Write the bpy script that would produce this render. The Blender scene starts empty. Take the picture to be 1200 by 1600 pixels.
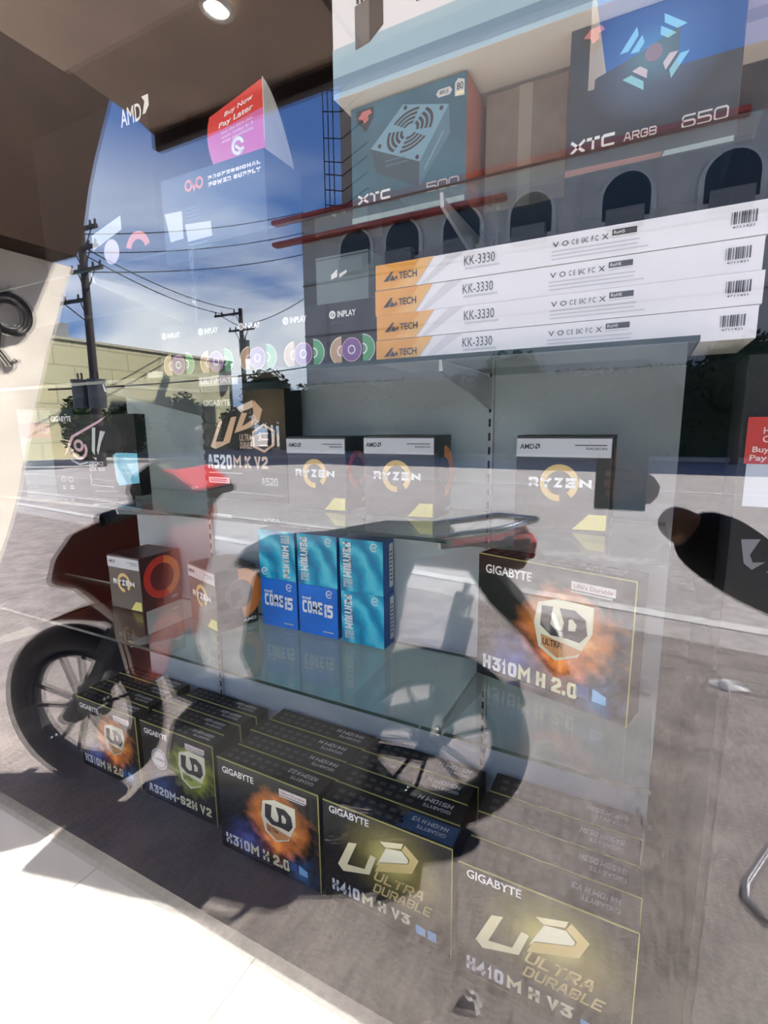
import bpy, math, random
from mathutils import Vector, Matrix
random.seed(7)
S = bpy.context.scene
COL = S.collection
PI = math.pi

# ------------------------------------------------------------------ camera, sky, sun, exposure
# world axes: x runs along the shop window, +y goes into the shop, z up; z = 0 is the height of the lens
GROUND = -1.30
GLASS = 0.45                      # plane of the shop window
MIR = 2 * GLASS                   # real y of something whose mirror image lies at depth m is MIR - m
F_PX = 790.0
cd = bpy.data.cameras.new('camera'); cam = bpy.data.objects.new('camera', cd); COL.objects.link(cam)
cd.sensor_fit = 'VERTICAL'; cd.sensor_height = 36.0; cd.lens = 36.0 * F_PX / 1600.0
cd.clip_start = 0.01; cd.clip_end = 400
cam.matrix_world = Matrix(((0.88792412, -0.06914009, 0.45476413, 0.0),
                           (0.45987904, 0.15513992, -0.87432424, 0.0),
                           (-0.01010121, 0.98547007, 0.16954855, 0.0), (0, 0, 0, 1)))
S.camera = cam
S.view_settings.view_transform = 'Standard'; S.view_settings.look = 'None'
S.view_settings.gamma = 1.0; S.view_settings.use_curve_mapping = False
S.view_settings.exposure = 0.22
S.cycles.transparent_max_bounces = 32
S.cycles.max_bounces = 10
S.cycles.use_denoising = True

SUN_DIR = Vector((-0.56, 0.49, -1.0))
sd = bpy.data.lights.new('sun', 'SUN'); sd.energy = 30.0; sd.angle = 0.009; sd.color = (1.0, 0.95, 0.88)
so = bpy.data.objects.new('sun', sd); COL.objects.link(so)
so.rotation_euler = SUN_DIR.to_track_quat('-Z', 'Y').to_euler(); so.location = (3, -6, 10)

W = bpy.data.worlds.new('sky'); S.world = W; W.use_nodes = True
nt = W.node_tree; N = nt.nodes; L = nt.links; N.clear()
def node(t, **kw):
    n = N.new(t)
    for k, v in kw.items(): setattr(n, k, v)
    return n
tc = node('ShaderNodeTexCoord'); sep = node('ShaderNodeSeparateXYZ'); L.new(tc.outputs['Generated'], sep.inputs[0])
ramp = node('ShaderNodeValToRGB'); L.new(sep.outputs['Z'], ramp.inputs[0])
e = ramp.color_ramp.elements
e[0].position = 0.0; e[0].color = (0.38, 0.58, 0.85, 1)
e[1].position = 0.75; e[1].color = (0.060, 0.14, 0.50, 1)
x_ = e.new(0.22); x_.color = (0.13, 0.30, 0.74, 1)
mp = node('ShaderNodeVectorMath', operation='MULTIPLY'); mp.inputs[1].default_value = (1.0, 0.8, 3.0); L.new(tc.outputs['Generated'], mp.inputs[0])
no = node('ShaderNodeTexNoise'); no.inputs['Scale'].default_value = 2.1; no.inputs['Detail'].default_value = 4; no.inputs['Roughness'].default_value = 0.5; no.inputs['Distortion'].default_value = 0.6
L.new(mp.outputs[0], no.inputs['Vector'])
cr = node('ShaderNodeValToRGB'); cr.color_ramp.elements[0].position = 0.41; cr.color_ramp.elements[1].position = 0.66
L.new(no.outputs['Fac'], cr.inputs[0])
low = node('ShaderNodeMapRange'); low.inputs[1].default_value = 0.44; low.inputs[2].default_value = 0.20; low.inputs[3].default_value = 0.05; low.inputs[4].default_value = 1.0
L.new(sep.outputs['Z'], low.inputs[0])
mul = node('ShaderNodeMath', operation='MULTIPLY'); L.new(cr.outputs[0], mul.inputs[0]); L.new(low.outputs[0], mul.inputs[1])
mix = node('ShaderNodeMixRGB'); L.new(mul.outputs[0], mix.inputs[0]); L.new(ramp.outputs[0], mix.inputs[1]); mix.inputs[2].default_value = (1.4, 1.45, 1.5, 1)
bg = node('ShaderNodeBackground'); bg.inputs['Strength'].default_value = 3.3; L.new(mix.outputs[0], bg.inputs[0])
wo = node('ShaderNodeOutputWorld'); L.new(bg.outputs[0], wo.inputs[0])

# ------------------------------------------------------------------ materials
MATS = {}
def mat(name, col, rough=0.5, metal=0.0, spec=0.5, var=0.0, vscale=40.0, bump=0.0, emit=None, coat=0.0):
    if name in MATS: return MATS[name]
    m = bpy.data.materials.new(name); m.use_nodes = True; MATS[name] = m
    t = m.node_tree; b = t.nodes['Principled BSDF']
    b.inputs['Base Color'].default_value = (*col, 1); b.inputs['Roughness'].default_value = rough
    b.inputs['Metallic'].default_value = metal; b.inputs['Specular IOR Level'].default_value = spec
    if coat: b.inputs['Coat Weight'].default_value = coat
    if emit: b.inputs['Emission Color'].default_value = (*emit[0], 1); b.inputs['Emission Strength'].default_value = emit[1]
    if var or bump:
        c = t.nodes.new('ShaderNodeTexCoord'); n = t.nodes.new('ShaderNodeTexNoise')
        n.inputs['Scale'].default_value = vscale; n.inputs['Detail'].default_value = 6
        t.links.new(c.outputs['Object'], n.inputs['Vector'])
        if var:
            r = t.nodes.new('ShaderNodeValToRGB'); r.color_ramp.elements[0].position = .3; r.color_ramp.elements[1].position = .7
            r.color_ramp.elements[0].color = (*[max(0, v * (1 - var)) for v in col], 1)
            r.color_ramp.elements[1].color = (*[min(1, v * (1 + var)) for v in col], 1)
            t.links.new(n.outputs['Fac'], r.inputs[0]); t.links.new(r.outputs[0], b.inputs['Base Color'])
        if bump:
            bp = t.nodes.new('ShaderNodeBump'); bp.inputs['Strength'].default_value = bump; bp.inputs['Distance'].default_value = .01
            t.links.new(n.outputs['Fac'], bp.inputs['Height']); t.links.new(bp.outputs[0], b.inputs['Normal'])
    return m

def glass_mat(name, tint, r0, rmax=1.0):
    """a clear pane: light passes straight through, each face mirrors by Schlick's law"""
    m = bpy.data.materials.new(name); m.use_nodes = True; t = m.node_tree; t.nodes.clear(); l = t.links
    g = t.nodes.new('ShaderNodeNewGeometry'); d = t.nodes.new('ShaderNodeVectorMath'); d.operation = 'DOT_PRODUCT'
    l.new(g.outputs['Normal'], d.inputs[0]); l.new(g.outputs['Incoming'], d.inputs[1])
    def M(op, a, b=None):
        n = t.nodes.new('ShaderNodeMath'); n.operation = op
        for i, v in enumerate((a, b)):
            if v is None: continue
            if isinstance(v, (int, float)): n.inputs[i].default_value = v
            else: l.new(v, n.inputs[i])
        return n.outputs[0]
    f = M('ADD', M('MULTIPLY', M('POWER', M('SUBTRACT', 1.0, M('ABSOLUTE', d.outputs['Value'])), 5.0), rmax - r0), r0)
    tr = t.nodes.new('ShaderNodeBsdfTransparent'); tr.inputs[0].default_value = (*tint, 1)
    gl = t.nodes.new('ShaderNodeBsdfGlossy'); gl.inputs['Roughness'].default_value = 0.0; gl.inputs['Color'].default_value = (1, 1, 1, 1)
    mx = t.nodes.new('ShaderNodeMixShader'); l.new(f, mx.inputs[0]); l.new(tr.outputs[0], mx.inputs[1]); l.new(gl.outputs[0], mx.inputs[2])
    o = t.nodes.new('ShaderNodeOutputMaterial'); l.new(mx.outputs[0], o.inputs[0]); MATS[name] = m
    return m

def glow_art(name, base, spots, w, h, detail=9.0, warp=0.18):
    """printed artwork: soft coloured bursts on a dark ground; spots = (u, v, radius, inner colour, outer colour)"""
    m = bpy.data.materials.new(name); m.use_nodes = True; t = m.node_tree; l = t.links; b = t.nodes['Principled BSDF']
    b.inputs['Roughness'].default_value = .5; b.inputs['Specular IOR Level'].default_value = .25
    c = t.nodes.new('ShaderNodeTexCoord'); mp = t.nodes.new('ShaderNodeMapping')
    mp.inputs['Scale'].default_value = (1 / w, 1, 1 / h); mp.inputs['Location'].default_value = (.5, 0, 0)
    l.new(c.outputs['Object'], mp.inputs[0])
    n = t.nodes.new('ShaderNodeTexNoise'); n.inputs['Scale'].default_value = detail; n.inputs['Detail'].default_value = 5
    l.new(mp.outputs[0], n.inputs['Vector'])
    fl = t.nodes.new('ShaderNodeVectorMath'); fl.operation = 'MULTIPLY'; fl.inputs[1].default_value = (1, 0, 1); l.new(mp.outputs[0], fl.inputs[0])
    last = None
    for (u, v, r, ci, co) in spots:
        di = t.nodes.new('ShaderNodeVectorMath'); di.operation = 'DISTANCE'; di.inputs[1].default_value = (u, 0, v); l.new(fl.outputs[0], di.inputs[0])
        a = t.nodes.new('ShaderNodeMath'); a.operation = 'MULTIPLY_ADD'; a.inputs[1].default_value = warp * 2; l.new(n.outputs['Fac'], a.inputs[0])
        s = t.nodes.new('ShaderNodeMath'); s.operation = 'SUBTRACT'; s.inputs[1].default_value = warp; l.new(di.outputs['Value'], s.inputs[0]); l.new(s.outputs[0], a.inputs[2])
        mr = t.nodes.new('ShaderNodeMapRange'); mr.inputs[1].default_value = 0; mr.inputs[2].default_value = r; l.new(a.outputs[0], mr.inputs[0])
        rp = t.nodes.new('ShaderNodeValToRGB'); el = rp.color_ramp.elements
        el[0].position = 0; el[0].color = (*ci, 1); el[1].position = 1; el[1].color = (0, 0, 0, 1)
        q = el.new(.5); q.color = (*co, 1)
        l.new(mr.outputs[0], rp.inputs[0])
        ad = t.nodes.new('ShaderNodeMixRGB'); ad.blend_type = 'ADD'; ad.inputs[0].default_value = 1
        if last is None: ad.inputs[1].default_value = (*base, 1)
        else: l.new(last, ad.inputs[1])
        l.new(rp.outputs[0], ad.inputs[2]); last = ad.outputs[0]
    l.new(last, b.inputs['Base Color'])
    MATS[name] = m
    return m

BLACK = mat('printed_black', (.007, .007, .0065), .5, spec=.25)
INK = mat('black_ink', (.02, .02, .02), .5)
WHITE = mat('white_print', (.85, .85, .83), .5)
SILVER = mat('silver_print', (.62, .62, .6), .4)
GOLD = mat('gold_print', (.75, .6, .22), .4)
PALEGOLD = mat('pale_gold_print', (.9, .84, .5), .4)
LIME = mat('lime_edge', (.50, .47, .12), .4)
GREYINK = mat('grey_ink', (.05, .052, .05), .45)
SKYBLUE = mat('sky_blue_print', (.25, .55, .85), .4)

# ------------------------------------------------------------------ mesh helpers
_TXT = {}
def text_shape(s, bold=0.0, shear=0.0):
    """outline of a line of lettering as a flat mesh, scaled into the unit square"""
    k = (s, bold, shear)
    if k in _TXT: return _TXT[k]
    c = bpy.data.curves.new('lettering', 'FONT'); c.body = s; c.size = 1; c.offset = bold; c.shear = shear; c.resolution_u = 3; c.fill_mode = 'FRONT'
    o = bpy.data.objects.new('lettering', c); COL.objects.link(o)
    dg = bpy.context.evaluated_depsgraph_get(); dg.update()
    me = o.evaluated_get(dg).to_mesh()
    v = [tuple(p.co[:2]) for p in me.vertices]; f = [tuple(p.vertices) for p in me.polygons]
    o.evaluated_get(dg).to_mesh_clear(); COL.objects.unlink(o); bpy.data.objects.remove(o); bpy.data.curves.remove(c)
    xs = [p[0] for p in v]; ys = [p[1] for p in v]
    x0, x1, y0, y1 = min(xs), max(xs), min(ys), max(ys)
    r = ([((p[0] - x0) / max(x1 - x0, 1e-6), (p[1] - y0) / max(y1 - y0, 1e-6)) for p in v], f)
    _TXT[k] = r
    return r

GL = {  # angular block lettering: centre lines in a unit cell
 'A': [[(0,0),(.36,1),(.64,1),(1,0)],[(.2,.32),(.8,.32)]], 'B': [[(0,0),(0,1),(.85,1),(1,.85),(1,.6),(.85,.5),(0,.5)],[(.85,.5),(1,.4),(1,.15),(.85,0),(0,0)]],
 'C': [[(1,1),(.15,1),(0,.85),(0,.15),(.15,0),(1,0)]], 'D': [[(0,0),(0,1),(.8,1),(1,.8),(1,.2),(.8,0),(0,0)]], 'E': [[(1,1),(0,1),(0,0),(1,0)],[(0,.5),(.85,.5)]],
 'G': [[(1,.8),(.85,1),(.15,1),(0,.85),(0,.15),(.15,0),(.85,0),(1,.15),(1,.5),(.55,.5)]], 'H': [[(0,0),(0,1)],[(1,0),(1,1)],[(0,.5),(1,.5)]], 'I': [[(.5,0),(.5,1)]], 'i': [[(.5,0),(.5,.66)],[(.5,.84),(.5,1)]],
 'K': [[(0,0),(0,1)],[(1,1),(.12,.5),(1,0)]], 'L': [[(0,1),(0,0),(1,0)]], 'M': [[(0,0),(0,1),(.5,.45),(1,1),(1,0)]], 'N': [[(0,0),(0,1),(1,0),(1,1)]], 'O': [[(.15,1),(.85,1),(1,.85),(1,.15),(.85,0),(.15,0),(0,.15),(0,.85),(.15,1)]],
 'P': [[(0,0),(0,1),(.85,1),(1,.85),(1,.55),(.85,.42),(0,.42)]], 'R': [[(0,0),(0,1),(.85,1),(1,.85),(1,.58),(.85,.46),(0,.46)],[(.5,.46),(1,0)]], 'S': [[(1,.85),(.85,1),(.15,1),(0,.85),(0,.62),(.15,.5),(.85,.5),(1,.38),(1,.15),(.85,0),(.15,0),(0,.15)]],
 'F': [[(1,1),(0,1),(0,0)],[(0,.5),(.85,.5)]], 'W': [[(0,1),(.22,0),(.5,.75),(.78,0),(1,1)]], 'T': [[(0,1),(1,1)],[(.5,1),(.5,0)]], 'U': [[(0,1),(0,.15),(.15,0),(.85,0),(1,.15),(1,1)]], 'V': [[(0,1),(.5,0),(1,1)]], 'X': [[(0,0),(1,1)],[(0,1),(1,0)]], 'Y': [[(0,1),(.5,.45),(1,1)],[(.5,.45),(.5,0)]], 'Z': [[(0,1),(1,1),(0,0),(1,0)]],
 '0': [[(.15,1),(.85,1),(1,.85),(1,.15),(.85,0),(.15,0),(0,.15),(0,.85),(.15,1)]], '1': [[(.2,.8),(.55,1),(.55,0)]], '2': [[(0,.82),(.15,1),(.85,1),(1,.85),(1,.6),(0,.12),(0,0),(1,0)]], '3': [[(0,1),(1,1),(.45,.58),(.85,.56),(1,.42),(1,.15),(.85,0),(.15,0),(0,.15)]],
 '4': [[(.75,0),(.75,1),(0,.3),(1,.3)]], '5': [[(1,1),(0,1),(0,.56),(.85,.56),(1,.42),(1,.15),(.85,0),(0,0)]], '6': [[(.95,1),(.15,1),(0,.85),(0,.15),(.15,0),(.85,0),(1,.15),(1,.42),(.85,.55),(0,.55)]], '-': [[(.1,.45),(.9,.45)]], '.': [[(.5,0),(.5,.1)]]}
GLW = {'I': .25, 'i': .25, '1': .55, '.': .22, '-': .7, ' ': .45, 'M': 1.35, 'L': .9, 'X': 1.1, 'W': 1.4}
def block_shape(s, th=.2, asp=.62, shear=0.0):
    """block lettering as thick strokes; cell 1 high and asp wide; scaled into the unit square"""
    vs, fs = [], []; x = 0.0; hw = th / 2 * asp
    for ch in s:
        w = asp * GLW.get(ch, 1.0)
        for pl in GL.get(ch, []):
            P = [Vector((x + hw + p[0] * (w - 2 * hw), hw + p[1] * (1 - 2 * hw))) for p in pl]; n = len(P); closed = (P[0] - P[-1]).length < 1e-6
            L_, R_ = [], []
            for i in range(n):
                a = P[i] - P[i - 1] if i > 0 else (P[-1] - P[-2] if closed else None); b = P[i + 1] - P[i] if i < n - 1 else (P[1] - P[0] if closed else None)
                a = a.normalized() if a is not None else None; b = b.normalized() if b is not None else None
                if a is None or b is None:
                    d = a if b is None else b; nrm = Vector((-d.y, d.x)); e_ = d * hw * (1 if b is None else -1); L_.append(P[i] + nrm * hw + e_); R_.append(P[i] - nrm * hw + e_)
                else:
                    na, nb = Vector((-a.y, a.x)), Vector((-b.y, b.x)); m = (na + nb); m = m.normalized() if m.length > 1e-6 else na; k = hw / max(m.dot(na), .42); L_.append(P[i] + m * k); R_.append(P[i] - m * k)
            o = len(vs); vs += L_ + R_
            fs += [(o + i, o + n + i, o + n + i + 1, o + i + 1) for i in range(n - 1)]
        x += w + (0.09 * asp + hw * .5 if ch != ' ' else 0)
    vs = [(p.x + shear * p.y, p.y) for p in vs]
    x0, x1 = min(p[0] for p in vs), max(p[0] for p in vs); y0, y1 = min(p[1] for p in vs), max(p[1] for p in vs)
    return [((p[0] - x0) / (x1 - x0), (p[1] - y0) / (y1 - y0)) for p in vs], fs

class MB:
    def __init__(s): s.v = []; s.f = []; s.m = []; s.mats = []; s.sm = []
    def mi(s, m):
        if m not in s.mats: s.mats.append(m)
        return s.mats.index(m)
    def add(s, vs, fs, m, smooth=False):
        o = len(s.v); s.v += [tuple(p) for p in vs]; i = s.mi(m)
        for f in fs: s.f.append(tuple(o + a for a in f)); s.m.append(i); s.sm.append(smooth)
    def box(s, a, b, m, faces=None, M=None):
        """faces: dict of front/back/left/right/top/bottom -> material"""
        x0, y0, z0 = a; x1, y1, z1 = b
        vs = [(x0, y0, z0), (x1, y0, z0), (x1, y1, z0), (x0, y1, z0), (x0, y0, z1), (x1, y0, z1), (x1, y1, z1), (x0, y1, z1)]
        if M: vs = [tuple(M @ Vector(p)) for p in vs]
        o = len(s.v); s.v += vs
        for nme, f in (('bottom', (0, 3, 2, 1)), ('top', (4, 5, 6, 7)), ('front', (0, 1, 5, 4)), ('right', (1, 2, 6, 5)), ('back', (2, 3, 7, 6)), ('left', (3, 0, 4, 7))):
            s.f.append(tuple(o + q for q in f)); s.m.append(s.mi((faces or {}).get(nme, m))); s.sm.append(False)
    def prism(s, pts, axis, lo, hi, m):
        """a closed outline (list of 2D points) given depth along axis 'x', 'y' or 'z'"""
        def P(p, d): return {'y': (p[0], d, p[1]), 'x': (d, p[0], p[1]), 'z': (p[0], p[1], d)}[axis]
        n = len(pts)
        ar = sum(pts[i][0] * pts[(i + 1) % n][1] - pts[(i + 1) % n][0] * pts[i][1] for i in range(n))
        if (ar < 0) != (axis == 'y'): pts = pts[::-1]
        vs = [P(p, lo) for p in pts] + [P(p, hi) for p in pts]
        fs = [tuple(range(n - 1, -1, -1)), tuple(range(n, 2 * n))] + [(i, (i + 1) % n, n + (i + 1) % n, n + i) for i in range(n)]
        s.add(vs, fs, m)
    def tube(s, path, r, m, n=10, cap=True):
        path = [Vector(p) for p in path]; k = len(path)
        rs = r if isinstance(r, (list, tuple)) else [r] * k
        vs = []
        up = Vector((0, 0, 1)); t0 = (path[1] - path[0]).normalized()
        if abs(t0.dot(up)) > .9: up = Vector((0, 1, 0))
        a = t0.cross(up).normalized()
        for i, p in enumerate(path):
            t = (path[min(i + 1, k - 1)] - path[max(i - 1, 0)]).normalized()
            a = (a - t * a.dot(t)).normalized(); b = t.cross(a)
            for j in range(n):
                q = 2 * PI * j / n; vs.append(p + (a * math.cos(q) + b * math.sin(q)) * rs[i])
        fs = [(i * n + j, i * n + (j + 1) % n, (i + 1) * n + (j + 1) % n, (i + 1) * n + j) for i in range(k - 1) for j in range(n)]
        s.add(vs, fs, m, True)
        if cap:
            s.add(vs[:n], [tuple(range(n - 1, -1, -1))], m); s.add(vs[-n:], [tuple(range(n))], m)
    def torus(s, c, R, r, m, axis='y', n=40, k=10, a0=0, a1=2 * PI, sx=1.0):
        vs = []; full = abs(a1 - a0 - 2 * PI) < 1e-6; cnt = n if full else n + 1
        for i in range(cnt):
            a = a0 + (a1 - a0) * i / n
            for j in range(k):
                b = 2 * PI * j / k; q = R + r * math.cos(b); w = r * math.sin(b) * sx
                u, v = q * math.cos(a), q * math.sin(a)
                p = {'y': (u, w, v), 'x': (w, u, v), 'z': (u, v, w)}[axis]
                vs.append((c[0] + p[0], c[1] + p[1], c[2] + p[2]))
        fs = [(i * k + j, i * k + (j + 1) % k, ((i + 1) % cnt) * k + (j + 1) % k, ((i + 1) % cnt) * k + j) for i in range(n) for j in range(k)]
        s.add(vs, fs, m, True)
    def cyl(s, p, q, r, m, n=20, r2=None): s.tube([p, q], [r, r if r2 is None else r2], m, n)
    def ball(s, c, r, m, n=12, k=8):
        r = r if isinstance(r, (tuple, list)) else (r, r, r); vs = []
        for i in range(k + 1):
            a = PI * i / k
            for j in range(n):
                b = 2 * PI * j / n; vs.append((c[0] + r[0] * math.sin(a) * math.cos(b), c[1] + r[1] * math.sin(a) * math.sin(b), c[2] + r[2] * math.cos(a)))
        s.add(vs, [(i * n + j, (i + 1) * n + j, (i + 1) * n + (j + 1) % n, i * n + (j + 1) % n) for i in range(k) for j in range(n)], m, True)
    def build(s, name, parent=None, bevel=0.0, loc=None, rotz=None):
        me = bpy.data.meshes.new(name); me.from_pydata(s.v, [], s.f); me.update()
        for m in s.mats: me.materials.append(m)
        me.polygons.foreach_set('material_index', s.m); me.polygons.foreach_set('use_smooth', s.sm)
        o = bpy.data.objects.new(name, me); COL.objects.link(o)
        if parent: o.parent = parent
        if loc: o.location = loc
        if rotz: o.rotation_euler = (0, 0, rotz)
        if bevel:
            b = o.modifiers.new('edge', 'BEVEL'); b.width = bevel; b.segments = 2; b.limit_method = 'ANGLE'; b.angle_limit = 1.0
        return o

def tag(o, label, cat, group=None, kind=None):
    o['label'] = label; o['category'] = cat
    if group: o['group'] = group
    if kind: o['kind'] = kind
    return o
def thing(name, label, cat, loc=(0, 0, 0), rotz=0.0, group=None):
    o = bpy.data.objects.new(name, None); COL.objects.link(o); o.location = loc; o.rotation_euler = (0, 0, rotz); o.empty_display_size = .05
    return tag(o, label, cat, group)
def struct(name, mb, label=None, cat=None, parent=None):
    o = mb.build(name, parent)
    if not parent: o['kind'] = 'structure'
    if label: o['label'] = label
    if cat: o['category'] = cat
    return o
def copy_thing(r, loc, rotz, label):
    c = r.copy(); COL.objects.link(c); c.location = loc; c.rotation_euler = (0, 0, rotz); c['label'] = label
    for ch in list(r.children):
        k = ch.copy(); COL.objects.link(k); k.parent = c
        for g in list(ch.children):
            q = g.copy(); COL.objects.link(q); q.parent = k
    return c

class Carton(MB):
    """a printed box; local origin at the middle of its base, front face towards -y; prints are placed in face fractions (u, v)"""
    def __init__(s, w, h, d): super().__init__(); s.w, s.h, s.d = w, h, d
    def shell(s, m, faces=None, z0=0.0, z1=None): s.box((-s.w / 2, -s.d / 2, z0), (s.w / 2, s.d / 2, s.h if z1 is None else z1), m, faces)
    def P(s, face, u, v, l):
        e_ = .00035 * l
        if face == 'front': return ((u - .5) * s.w, -s.d / 2 - e_, v * s.h)
        if face == 'right': return (s.w / 2 + e_, (u - .5) * s.d, v * s.h)
        if face == 'top': return ((u - .5) * s.w, (v - .5) * s.d, s.h + e_)
        if face == 'bottom': return ((u - .5) * s.w, (.5 - v) * s.d, -e_)
    def pol(s, face, pts, m, l=1):
        n = len(pts); ar = sum(pts[i][0] * pts[(i + 1) % n][1] - pts[(i + 1) % n][0] * pts[i][1] for i in range(n))
        if ar < 0: pts = pts[::-1]
        s.add([s.P(face, u, v, l) for u, v in pts], [tuple(range(n))], m)
    def rect(s, face, r, m, l=1): s.pol(face, [(r[0], r[1]), (r[2], r[1]), (r[2], r[3]), (r[0], r[3])], m, l)
    def txt(s, face, t, r, m, l=2, bold=.012, shear=0.0, rot=0):
        vs, fs = text_shape(t, bold, shear); o = []
        for a, b in vs:
            if rot == 90: a, b = 1 - b, a
            elif rot == -90: a, b = b, 1 - a
            elif rot == 180: a, b = 1 - a, 1 - b
            o.append(s.P(face, r[0] + (r[2] - r[0]) * a, r[1] + (r[3] - r[1]) * b, l))
        s.add(o, fs, m)
    def blk(s, face, t, r, m, l=2, th=.26, asp=.62, shear=0.0, rot=0):
        vs, fs = block_shape(t, th, asp, shear); o = []
        for a, b in vs:
            if rot == 90: a, b = 1 - b, a
            elif rot == -90: a, b = b, 1 - a
            elif rot == 180: a, b = 1 - a, 1 - b
            o.append(s.P(face, r[0] + (r[2] - r[0]) * a, r[1] + (r[3] - r[1]) * b, l))
        s.add(o, fs, m)
    def ring(s, face, c, ro, ri, m, l=1, a0=0, a1=2 * PI, n=36):
        """radii in fractions of the face width"""
        fw, fh = {'front': (s.w, s.h), 'right': (s.d, s.h), 'top': (s.w, s.d), 'bottom': (s.w, s.d)}[face]; k = fw / fh if face != 'right' else 1
        if face == 'right': fw_ = s.d; k = s.d / s.h
        for i in range(n):
            a, b = a0 + (a1 - a0) * i / n, a0 + (a1 - a0) * (i + 1) / n
            q = [(c[0] + ri * math.cos(a), c[1] + ri * k * math.sin(a)), (c[0] + ro * math.cos(a), c[1] + ro * k * math.sin(a)),
                 (c[0] + ro * math.cos(b), c[1] + ro * k * math.sin(b)), (c[0] + ri * math.cos(b), c[1] + ri * k * math.sin(b))]
            s.add([s.P(face, u, v, l) for u, v in q], [(0, 1, 2, 3)], m)
    def disc(s, face, c, r, m, l=1, a0=0, a1=2 * PI, n=36):
        k = s.w / s.h if face == 'front' else s.d / s.h
        s.pol(face, [(c[0] + r * math.cos(a0 + (a1 - a0) * i / n), c[1] + r * k * math.sin(a0 + (a1 - a0) * i / n)) for i in range(n + (0 if a1 - a0 > 6.28 else 1))], m, l)
    def lines(s, face, r, n, m, l=2, fill=.45, rag=.25):
        for i in range(n):
            v0 = r[1] + (r[3] - r[1]) * (i + .25) / n; v1 = v0 + (r[3] - r[1]) * fill / n
            s.rect(face, (r[0], v0, r[2] - (r[2] - r[0]) * rag * random.random(), v1), m, l)

# ------------------------------------------------------------------ the shop shell
LAM = .80; CAN_Z = 1.42 * LAM          # soffit height above the lens
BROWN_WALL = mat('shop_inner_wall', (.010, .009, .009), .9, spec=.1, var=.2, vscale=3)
DECK = mat('display_deck', (.10, .09, .085), .5, var=.2, vscale=12)
PLASTER = mat('cream_plaster', (.74, .68, .60), .85, var=.10, vscale=6, bump=.2)
SOFFIT = mat('tan_soffit', (.56, .44, .36), .7, var=.12, vscale=4)
SOFFIT_D = mat('brown_soffit', (.26, .19, .145), .7, var=.15, vscale=4)
CLAD = mat('brown_cladding', (.030, .014, .008), .7, spec=.15, var=.2, vscale=5)
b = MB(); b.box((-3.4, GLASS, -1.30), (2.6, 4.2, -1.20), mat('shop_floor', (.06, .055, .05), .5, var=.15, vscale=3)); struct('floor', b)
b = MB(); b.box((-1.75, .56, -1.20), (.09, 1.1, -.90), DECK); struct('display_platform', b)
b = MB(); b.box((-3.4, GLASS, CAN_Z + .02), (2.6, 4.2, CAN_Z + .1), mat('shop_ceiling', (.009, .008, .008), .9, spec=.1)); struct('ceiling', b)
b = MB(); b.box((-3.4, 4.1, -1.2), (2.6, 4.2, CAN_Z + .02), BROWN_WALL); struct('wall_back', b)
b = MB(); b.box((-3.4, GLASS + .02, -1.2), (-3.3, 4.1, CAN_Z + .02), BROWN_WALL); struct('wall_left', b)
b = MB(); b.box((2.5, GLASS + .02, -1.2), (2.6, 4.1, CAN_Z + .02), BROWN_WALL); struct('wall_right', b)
GLASSM = glass_mat('window_glass', (.96, .97, .965), .072)
b = MB(); b.box((-3.4, GLASS - .004, -1.27), (2.6, GLASS + .004, CAN_Z + .02), GLASSM); struct('window_1', b)
# front of the building above the canopy, and the canopy itself
b = MB(); b.box((-4.5, GLASS - .05, CAN_Z + .24), (5.0, GLASS + .2, 5.0), PLASTER); struct('wall_front', b)
canopy = thing('canopy', 'brown flat canopy projecting from the shop front over the window', 'canopy', (0, 0, CAN_Z)); canopy['kind'] = 'structure'
yo = MIR - 1.975 * LAM
b = MB(); b.prism([(-2.31 * LAM, yo), (5, yo), (5, GLASS), (-2.14 * LAM, GLASS), (-2.2 * LAM, MIR - 1.66 * LAM)], 'z', .02, .24, SOFFIT_D); b.build('slab', canopy)
ys = MIR - 1.45 * LAM
b = MB(); b.prism([(-2.16 * LAM, ys), (-.77, ys), (-.77, GLASS - .06), (-2.12 * LAM, GLASS - .06)], 'z', -.02, .02, SOFFIT); b.prism([(-.76, ys), (1.2, ys), (1.2, GLASS - .06), (-.76, GLASS - .06)], 'z', -.02, .02, SOFFIT); b.build('soffit_board', canopy)
b = MB()
for i in range(4): b.prism([(-1.79 + .94 * i, yo + .05), (-.87 + .94 * i, yo + .05), (-.87 + .94 * i, ys - .02), (-1.79 + .94 * i + (.05 if i == 0 else .0), ys - .02)], 'z', .0, .02, mat('soffit_edge_board', (.36, .275, .215), .7, var=.15, vscale=4))
b.build('edge_board', canopy)
b = MB(); b.box((-2.31 * LAM, yo - .03, -.035), (5, yo, .26), mat('canopy_edge', (.03, .022, .018), .6)); b.build('fascia', canopy)
d_ = thing('downlight', 'small white round downlight set in the canopy soffit', 'lamp', (-1.4 * LAM, MIR - 1.50 * LAM, CAN_Z - .02))
b = MB(); b.torus((0, 0, 0), .035, .008, WHITE, 'z', 24, 8); b.build('rim', d_)
b = MB(); b.cyl((0, 0, -.002), (0, 0, .006), .03, mat('lamp_lens', (1, 1, 1), .4, emit=((1, .93, .8), 22)), 20); b.build('lens', d_)
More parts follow.
